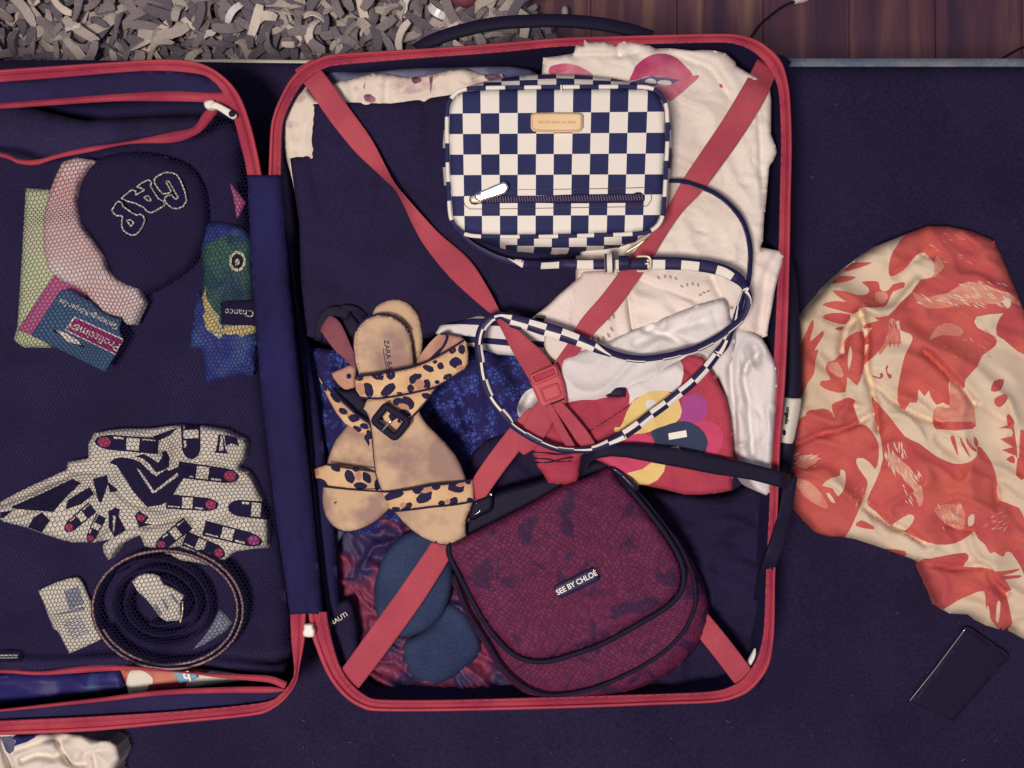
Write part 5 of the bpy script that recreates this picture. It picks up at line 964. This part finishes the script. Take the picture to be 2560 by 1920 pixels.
def check_ribbon(name, pts, parent, step=4.5, cell=44, thick=.0022):
    C = resamp(cat(pts, 5, False), step, False); P = Wn(C[:,0], C[:,1], C[:,2]); hw = C[:,3]*(CAM_H-C[:,2])/FPX; T, S, N = frame_of(P, False); n = len(C)
    fd = np.clip(C[:,4], -1, 1); ab = np.abs(fd)
    # S is left of travel in world; plan left matches
    b0 = np.ones(n); b1 = np.where(fd >= 0, 1-2*ab, 1-(1-ab)); b2 = np.where(fd >= 0, (1-2*ab-1)/2, 1-2*(1-ab)); b3 = -np.ones(n)
    up = np.array([0,0,1.]); rows = [P+S*(hw*b)[:, None]-up*d for b, d in ((b0,.0006),(b1,0),(b2,0),(b3,.0006))]+[P-S*hw[:, None]-up*thick, P+S*hw[:, None]-up*thick]
    F = []; mi = []; s = 0
    for i in range(n-1):
        c = int(s//cell)
        for r in range(6):
            a, b = r, (r+1) % 6; F.append((a*n+i, b*n+i, b*n+i+1, a*n+i+1))
            if r > 2: m = 1
            else:
                dark = (r == 0) if fd[i] >= 0 else (r == 2); rr_ = (r-1) if fd[i] >= 0 else r
                m = 1 if dark else (c+(0 if C[i,5] > .5 else rr_)) % 2
            mi.append(m)
        s += np.hypot(*(C[i+1,:2]-C[i,:2]))
    return mk(name, np.concatenate(rows), F, [M['check_l'], M['gloss2']], mi, parent)
M['gloss2'] = fabric('navy_strap_leather', (36,30,66), rough=.5, var=.08, spec=.25)
check_ribbon('strap', SP, cb_)
# strap buckle and keepers
bq = q('K',(1810,155),(1835,150),(1910,152),(1938,175),(1940,220),(1936,262),(1915,283),(1840,286),(1812,280))
tube('strap_buckle', [(*p, .1515) for p in bq], 3.0, M['gold'], cb_, n=8, sm=3, step=4)
tube('buckle_prong', [(*q('K',(1890,216))[0],.151),(*q('K',(1940,220))[0],.152)], 2.6, M['gold'], cb_, n=6, sm=0)
ribbon('strap_keeper', [(*q('K',(1560,125))[0],.149,11),(*q('K',(1562,210))[0],.1535,11),(*q('K',(1565,300))[0],.149,11)], M['check_l'], cb_, thick=.006)
for dx in (-9, 9): tube('keeper_edge', [(q('K',(1560,128))[0][0]+dx,q('K',(1560,128))[0][1],.1505),(q('K',(1562,210))[0][0]+dx,q('K',(1562,210))[0][1],.1545),(q('K',(1565,296))[0][0]+dx,q('K',(1565,296))[0][1],.1505)], 2.2, M['gloss2'], cb_, n=6)
ribbon('strap_keeper', [(*q('K',(1700,145))[0],.149,13),(*q('K',(1702,210))[0],.153,13),(*q('K',(1700,275))[0],.149,13)], M['gloss2'], cb_, thick=.006)
sheet('strap_tip', q('K',(655,745),(800,790),(800,805),(770,805),(745,828),(720,826),(640,800)), .1465, M['gloss2'], cb_, step=5, thick=.003, edge=(3,.001), sm=0)

# ------------------------------------------------------------ burgundy snakeskin bag
sb = thing('snakeskin_bag', 'burgundy snakeskin flap shoulder bag with black piping', 'bag', (1430, 1480, .08))
body = q('M',(200,930),(700,380),(1170,190),(1300,330),(1420,440),(1540,560),(1660,700),(1740,830),(1810,970),(1850,1080),(1860,1200),(1830,1330),(1770,1440),(1680,1540),(1560,1630),(1420,1700),(1250,1760),(1050,1800),(880,1815),(720,1805),(600,1760),(500,1690),(400,1580),(330,1470),(250,1330),(170,1190),(110,1060),(80,950))
sheet('body', body, .118, M['snake'], sb, step=9, thick=.035, edge=(60,.022), sm=2, wr=[(.002,120,30,2,401,False)])
tube('body_piping', [(*p, .1195) for p in q('M',(1330,330),(1420,420),(1560,600),(1660,740),(1735,900),(1765,1020),(1762,1150),(1710,1280),(1600,1420),(1430,1545),(1250,1640),(1050,1720),(850,1760),(700,1755),(560,1690),(440,1580),(350,1440),(270,1310),(190,1180),(130,1030),(95,930))], 5.2, M['black'], sb, n=8, sm=3, step=7)
fl_ = q('M',(62,735),(110,700),(180,668),(370,575),(560,480),(700,400),(850,320),(1000,262),(1100,222),(1165,190),(1200,215),(1260,300),(1340,395),(1430,500),(1530,635),(1610,760),(1655,860),(1668,950),(1655,1030),(1600,1105),(1500,1180),(1380,1250),(1250,1325),(1100,1400),(950,1455),(800,1500),(700,1515),(600,1505),(510,1465),(420,1380),(330,1265),(260,1150),(190,1020),(130,900),(85,820))
zfl = lambda x, y: .130+.006*np.exp(-(((x-1400)/190)**2+((y-1400)/170)**2))
sheet('flap', fl_, zfl, M['snake'], sb, step=8, thick=.012, edge=(26,.008), sm=2, wr=[(.002,110,20,2,411,True)])
ringp = q('M',(1185,185),(1215,215),(1280,300),(1355,390),(1445,500),(1545,630),(1625,755),(1672,860),(1685,955),(1668,1040),(1610,1120),(1500,1200),(1380,1268),(1250,1342),(1100,1418),(950,1472),(800,1518),(700,1532),(600,1522),(505,1480),(410,1392),(320,1275),(248,1155),(178,1025),(118,905),(75,825),(58,760),(70,725))
tube('flap_piping', [(*p, .1255) for p in ringp], 7.0, M['black'], sb, n=8, sm=3, step=7)
sheet('label', q('M',(785,1020),(795,1005),(1045,885),(1060,888),(1105,955),(1100,970),(845,1093),(830,1092)), .1385, M['gloss2'], sb, step=7, thick=.003, edge=(3,.0008), sm=0)
text('SEE BY CHLOÉ', *q('M',(945,988))[0], .1388, 19, 27, M['whitep'], sb, sx=.92, bold=.00012)
dk = [(1160,1345),(1166,1300),(1176,1268),(1190,1252),(1215,1240),(1262,1222),(1330,1205),(1400,1180),(1470,1150),(1522,1150),(1530,1172),(1500,1185),(1440,1205),(1350,1255),(1280,1290),(1200,1330)]
sheet('back_panel', dk, .112, M['black'], sb, step=8, thick=.03, edge=(12,.008), sm=2)
sheet('side_tab', q('c',(480,800),(560,730),(650,690),(760,640),(820,640),(830,760),(800,900),(600,1000),(520,1050),(430,1000)), .121, M['black'], sb, step=5, thick=.012, edge=(10,.008), sm=3)
tube('ring', [(*p, .1225) for p in q('c',(522,962),(570,945),(628,895))], 1.6, M['steel'], sb, n=8)  # thin bright sliver, stands in for the highlight on the dark ring hardware
tube('rivet_glint', [(*q('c',(755,655))[0],.1265),(*q('c',(800,650))[0],.1265)], 2.8, M['steel'], sb, n=8)  # short steel dots drawn as specular points on the glossy black corner
tube('rivet_glint', [(*q('c',(552,788))[0],.1235),(*q('c',(562,792))[0],.1235)], 2.0, M['steel'], sb, n=8)
sheet('side_tab', q('M',(1165,195),(1190,175),(1230,185),(1300,240),(1370,300),(1380,340),(1350,360),(1300,330),(1240,260)), .1335, M['gloss'], sb, step=6, thick=.014, edge=(8,.006), sm=2)
stp = q('R',(540,905),(600,862),(700,835),(800,822),(950,820),(1100,828),(1300,855),(1500,893),(1700,935),(1900,980),(2060,1020),(2200,1065),(2212,1120),(2160,1180),(2060,1150),(1900,1108),(1750,1082),(1600,1062),(1400,1022),(1200,985),(1050,955),(900,928),(780,920),(680,935),(620,965),(580,1060),(540,1060))
sheet('shoulder_strap', stp, lambda x, y: .144-.0065*np.clip((x-1500)/400, 0, 1)+.0*y-.016*np.exp(-((x-1440)/35)**2)-.02*np.clip((x-1955)/30, 0, 1), M['black'], sb, step=8, thick=.003, edge=(4,.001), sm=0)
ribbon('shoulder_strap', [(1978,1190,.112,16),(1972,1230,.112,16),(1962,1290,.114,17),(1948,1345,.118,18),(1928,1400,.118,18),(1910,1450,.100,16),(1900,1500,.085,14)], M['black'], sb, thick=.003)

# ------------------------------------------------------------ things on the bed
pc = [(2600,600),(2640,1000),(2700,1400),(2640,1640)]
co = q('N',(240,850),(275,808),(400,682),(500,562),(580,472),(680,400),(820,312),(1000,240),(1085,205),(1160,178),(1300,182),(1450,212),(1620,280),(1680,410),(1750,580),(1825,760))+[(2600,860),(2680,1100),(2660,1500),(2600,1620)]+q('O',(1780,1625),(1745,1560),(1680,1592),(1560,1558),(1450,1482),(1310,1476),(1220,1422),(1160,1280),(1100,1116),(950,1062),(800,1008),(650,960),(560,945),(470,942),(400,920),(320,840),(250,760),(185,640),(222,530),(175,462),(215,300),(240,180))+q('N',(250,1500),(290,1340),(268,1200),(262,1000))
Yq = lambda *p: q('Y', *p); Oq = lambda *p: q('O', *p); Nq = lambda *p: q('N', *p)
C1, C2, C0 = 1, 2, 0
cr_ = [(Yq((750,80),(940,0),(1130,15),(1300,50),(1500,110),(1620,350),(1760,720),(1560,740),(1330,770),(1340,860),(1480,930),(1490,1010),(1380,1090),(1340,1180),(1240,1290),(1225,1370),(1110,1280),(1105,1400),(1110,1505),(1050,1480),(1000,1500),(950,1430),(935,1380),(900,1430),(850,1370),(840,1480),(780,1480),(735,1540),(680,1480),(680,1350),(710,1200),(740,1080),(800,960),(780,910),(700,880),(690,800),(640,830),(600,900),(560,1000),(490,1090),(440,1130),(380,1180),(400,1100),(440,1000),(400,1005),(400,950),(470,860),(400,870),(410,830),(520,800),(480,775),(600,760),(700,650),(790,570),(870,460),(970,440),(980,330),(900,240),(830,260),(760,350),(700,400),(625,435),(600,380),(620,270),(670,180)),C1),
 (Yq((1000,262),(1065,350),(1000,420),(980,440),(985,330)),C2),(Yq((800,560),(900,610),(1000,590),(1100,570),(1200,500),(1300,480),(1450,520),(1640,600),(1700,680),(1600,640),(1500,665),(1300,655),(1100,690),(980,700),(900,690),(840,640)),C2),(Yq((1010,850),(1120,820),(1220,880),(1180,930),(1040,920),(940,960)),C2,2),(Yq((1540,640),(1600,620),(1620,660),(1590,700)),C0),
 (Yq((610,800),(650,790),(690,900),(700,980),(660,1000),(600,1000),(540,1080),(520,1060),(590,940)),C2),
 (Yq((225,395),(300,325),(380,318),(465,320),(400,350),(320,375)),C1),(Yq((130,495),(190,437),(260,430),(335,442),(260,475)),C1),(Yq((135,552),(250,560),(350,590),(425,580),(440,540),(400,500),(380,482),(450,472),(520,482),(530,540),(580,560),(625,520),(640,500),(730,482),(725,530),(640,560),(600,640),(560,690),(400,692),(350,695),(240,640)),C1),(Yq((490,570),(560,560),(600,600),(560,660),(500,640)),C2,2),
 (Yq((50,672),(130,642),(240,645),(360,692),(310,745),(180,712)),C1),(Yq((52,772),(130,738),(285,750),(245,832),(130,810)),C1),(Yq((155,865),(230,850),(205,888)),C1),
 (Yq((280,925),(390,890),(402,1050),(400,1150),(385,1240),(340,1340),(260,1270),(245,1395),(120,1385),(35,1340),(45,1300),(120,1290),(80,1210),(95,1150),(150,1130),(200,1080),(240,1070),(230,980)),C1),(Yq((285,1010),(300,1100),(270,1210),(265,1100)),C0),(Yq((100,1160),(180,1150),(230,1250),(200,1270),(120,1220)),C2,2),
 (Nq((236,850),(275,830),(283,960),(272,1010),(325,900),(360,828),(372,870),(345,980),(425,908),(440,932),(375,1040),(405,1030),(382,1120),(375,1200),(330,1265),(295,1345),(240,1300),(230,1000)),C1),
 (Yq((130,1500),(200,1465),(275,1438),(330,1470),(310,1500),(350,1620),(350,1660),(180,1690),(150,1590)),C1),(Yq((-80,1560),(0,1540),(60,1530),(120,1560),(170,1690),(-80,1700)),C1),
 (Yq((1560,735),(1640,725),(1760,740),(1800,1080),(1700,1070),(1640,1030),(1560,960),(1500,920),(1500,830)),C1),(Yq((1480,1300),(1560,1290),(1530,1380),(1450,1385)),C1,2),(Yq((1480,1450),(1560,1410),(1592,1450),(1530,1520),(1488,1500)),C1,2),(Yq((975,1540),(1040,1510),(1110,1520),(1110,1290),(1220,1375),(1300,1500),(1320,1600),(1300,1700),(1000,1700)),C2),(Yq((985,1600),(1010,1640),(1290,1640),(1300,1700),(990,1700)),C1),
 (Yq((485,1460),(560,1560),(600,1620),(700,1720),(540,1720),(490,1600)),C1),(Yq((1580,1590),(1620,1600),(1650,1659),(1600,1700)),C1)]
cr_ += [(Oq((200,345),(240,180),(260,140),(350,90),(440,60),(500,90),(530,180),(590,190),(680,170),(740,180),(800,260),(822,330),(812,450),(770,480),(680,400),(670,440),(740,540),(735,620),(700,720),(640,860),(600,930),(560,960),(400,930),(240,770),(175,640),(215,530),(170,460)),C1),
 (Oq((430,590),(490,540),(550,525),(556,482),(590,500),(585,600),(540,665),(500,610)),C0),(Oq((665,410),(720,405),(790,470),(788,560),(760,600),(735,545),(680,470)),C0),(Oq((460,645),(485,650),(520,710),(490,700)),C0),(Oq((240,440),(330,380),(400,390),(380,440),(300,470)),C2,2),(Oq((230,540),(330,560),(420,640),(470,740),(420,740),(300,660)),C2,2),
 (Oq((770,-20),(800,10),(900,120),(1000,250),(1100,300),(1220,390),(1340,440),(1440,432),(1500,385),(1500,330),(1530,330),(1600,430),(1640,560),(1650,690),(1790,745),(1840,900),(1850,1230),(1800,1150),(1740,1060),(1700,1050),(1680,1085),(1620,1050),(1590,1060),(1555,1000),(1510,960),(1480,910),(1440,940),(1350,990),(1220,1000),(1100,960),(1000,910),(880,850),(800,770),(740,720),(760,640),(800,560),(850,400),(820,200)),C1),
 (Oq((880,380),(920,360),(980,420),(1040,470),(1060,540),(1110,600),(1130,680),(1100,740),(1060,620),(1000,560),(960,500),(900,470)),C2),(Oq((915,868),(960,830),(1030,790),(1065,805),(1055,845),(1000,902)),C0,2),(Oq((1440,810),(1480,790),(1475,860),(1440,870)),C0),(Oq((1200,760),(1280,720),(1400,740),(1420,850),(1380,900),(1280,850)),C2,2),
 (Oq((1100,1115),(1180,1095),(1250,1080),(1420,1055),(1440,1100),(1410,1150),(1560,1160),(1650,1200),(1740,1310),(1700,1335),(1745,1540),(1680,1600),(1600,1525),(1560,1420),(1550,1320),(1460,1345),(1360,1390),(1260,1450),(1210,1425),(1150,1280)),C1),(Oq((1568,1425),(1582,1430),(1590,1500),(1575,1480)),C0),(Oq((1640,1400),(1662,1400),(1650,1530),(1630,1520)),C0),
 (Oq((845,1028),(1002,1044),(990,1085)),C1),(Oq((660,870),(700,830),(780,870),(780,895)),C1),(Oq((1600,1190),(1700,1180),(1800,1165),(1750,1195),(1680,1215),(1800,1210),(1790,1230),(1660,1250),(1740,1310),(1680,1300),(1620,1230)),C1),
 (Oq((1315,258),(1345,255),(1372,385),(1345,340)),C1),(Oq((1380,255),(1410,300),(1455,395),(1430,370),(1395,310)),C1),(Oq((1425,255),(1450,300),(1500,350),(1470,350),(1430,300)),C1),(Oq((1480,250),(1510,290),(1500,330),(1480,300)),C1),
 (Oq((1640,195),(1720,170),(1710,100),(1740,120),(1765,250),(1780,400),(1770,520),(1840,540),(1850,280),(1800,200),(1790,400),(1760,380),(1700,410),(1760,440),(1750,380),(1670,345),(1745,325),(1660,270),(1740,250),(1735,200)),C1)]
cr_ += [(Yq((470,1265),(530,1285),(560,1260),(545,1235),(528,1245),(535,1262),(520,1272),(480,1255)),C1),(Yq((600,1240),(625,1250),(625,1280),(600,1275),(575,1200),(595,1170),(600,1180),(590,1210)),C1)]
fr = random.Random(19)
def strokes(code, x0, x1, y0, y1, ang, n, L_, wd, m):
    for i in range(n):
        (x, y), a = q(code, (fr.uniform(x0, x1), fr.uniform(y0, y1)))[0], math.radians(ang+fr.uniform(-14, 14)); l, w_ = L_*fr.uniform(.6, 1.2), wd*fr.uniform(.7, 1.3)
        cr_.append(([(x+math.cos(a)*u*l-math.sin(a)*v*w_, y+math.sin(a)*u*l+math.cos(a)*v*w_) for u, v in ((-1, 0), (-.3, -1), (1, 0), (-.2, 1))], m, 0))
strokes('Y', 820, 1600, 590, 690, 25, 34, 13, 1.6, C0); strokes('Y', 1200, 1600, 480, 600, 30, 18, 13, 1.6, C0); strokes('Y', 590, 700, 830, 1010, 80, 16, 15, 1.8, C1)
strokes('O', 870, 1010, 300, 520, 75, 26, 12, 1.7, C0); strokes('O', 980, 1130, 480, 720, 60, 22, 12, 1.7, C0); strokes('O', 230, 420, 360, 480, -30, 18, 9, 1.4, C0); strokes('O', 1220, 1440, 720, 900, 70, 18, 10, 1.5, C0)
strokes('Y', 1000, 1500, 850, 1100, 40, 22, 9, 1.3, C2); strokes('Y', 860, 1300, 80, 330, 20, 16, 10, 1.3, C2); strokes('O', 620, 760, 600, 780, 120, 14, 10, 1.5, C2); strokes('O', 1520, 1700, 780, 900, -30, 14, 10, 1.5, C2)
cr_ = [(p, m, (r[0] if r else 2)) for p, m, *r in cr_]
o, _ = sheet('coral_print_cloth', co, lambda x, y: .034+.012*np.exp(-(((x-2350)/200)**2+((y-950)/260)**2)), [M['cream'], M['coral'], M['coralp']], step=8, thick=.03, edge=(30,.020), sm=0, regions=cr_, rsm=0,
  wr=[(.012,150,55,2.4,501,True),(.007,58,30,2.4,502,True)],
  cr=[(Yq((365,720),(400,830),(420,1000),(415,1180),(440,1300),(490,1480),(520,1700)),-.016,9),(Yq((905,1060),(1100,1250),(1230,1380),(1310,1490)),-.013,9),(Yq((890,235),(960,270)),-.010,7),(Yq((640,420),(760,330),(880,260)),-.006,9),(Yq((840,480),(740,600),(600,730),(380,690)),.010,12),
      (Yq((440,1280),(560,1400),(700,1500),(850,1590),(1050,1640)),-.010,9),(Yq((300,1510),(400,1520),(480,1570)),-.007,8),(Yq((1330,1480),(1450,1540),(1600,1640)),-.004,9),(Oq((720,740),(860,830),(1000,900),(1150,1000)),-.012,9),(Oq((1300,860),(1400,890),(1480,905)),-.009,7),(Oq((180,340),(400,240),(600,190),(750,110)),-.011,8),(Oq((1630,560),(1640,700)),-.008,8),(Oq((1100,1120),(1350,1160),(1550,1150),(1600,1230),(1700,1340)),-.010,9),(Yq((215,1060),(260,860),(370,740)),-.013,12)])
tag(o, 'crumpled cream cloth with a coral animal and leaf print on the bed', 'cloth')
ww = [(-60,1830),(100,1834),(204,1832),(235,1842),(271,1847),(285,1855),(297,1865),(303,1890),(298,1905),(288,1925),(270,1960),(-60,1990)]
wcr = [(q('a',(200,420),(450,330),(700,250),(900,260)),-.009,11),(q('a',(820,330),(900,480),(1000,600),(1180,600)),-.010,9),(q('a',(300,560),(500,480),(760,500)),-.010,10),(q('a',(1290,520),(1330,640)),-.009,8),(q('a',(1130,540),(1200,460),(1350,420)),-.004,6),(q('a',(0,230),(150,640)),-.012,10)]
o, _ = sheet('crumpled_white_shirt', ww, .036, [M['white'], M['greyc'], M['navytee']], step=6, thick=.03, edge=(22,.016), wr=[(.007,70,30,2,511,True),(.002,30,120,2,512,False)], cr=wcr,
  regions=[(q('a',(150,240),(230,205),(500,205),(490,240),(380,300),(200,360),(215,290)),2),(q('a',(0,230),(160,220),(210,300),(190,430),(130,470),(80,430)),1)])
tag(o, 'crumpled white shirt on the bed below the suitcase at the bottom left', 'shirt')
# phone
M['phonebody'] = fabric('black_phone_plastic', (39,30,54), rough=.7, bump=0, spec=.08)
ph = thing('black_phone', 'black smartphone lying face up on the dark bed near the coral cloth', 'phone', (2400, 1700, 0))
pc_ = [(2277,1750),(2272,1757),(2278,1764),(2372,1808),(2382,1808),(2390,1800),(2522,1648),(2524,1640),(2518,1632),(2428,1570),(2418,1567),(2411,1572)]
sheet('phone_body', pc_, .0050, M['phonebody'], ph, step=10, thick=.0045, edge=None, sm=0)
sheet('screen', [(2400+(x-2400)*.94, 1690+(y-1690)*.94) for x, y in pc_], .0054, M['glass'], ph, step=10, thick=.0004, edge=None, sm=0)
tube('lit_metal_edge', [(2274,1752,.0048),(2340,1670,.0048),(2413,1572,.0048)], 1.5, M['steel'], ph, n=6, sm=0)  # bezel in bright steel on the left side only, its edge highlight built in
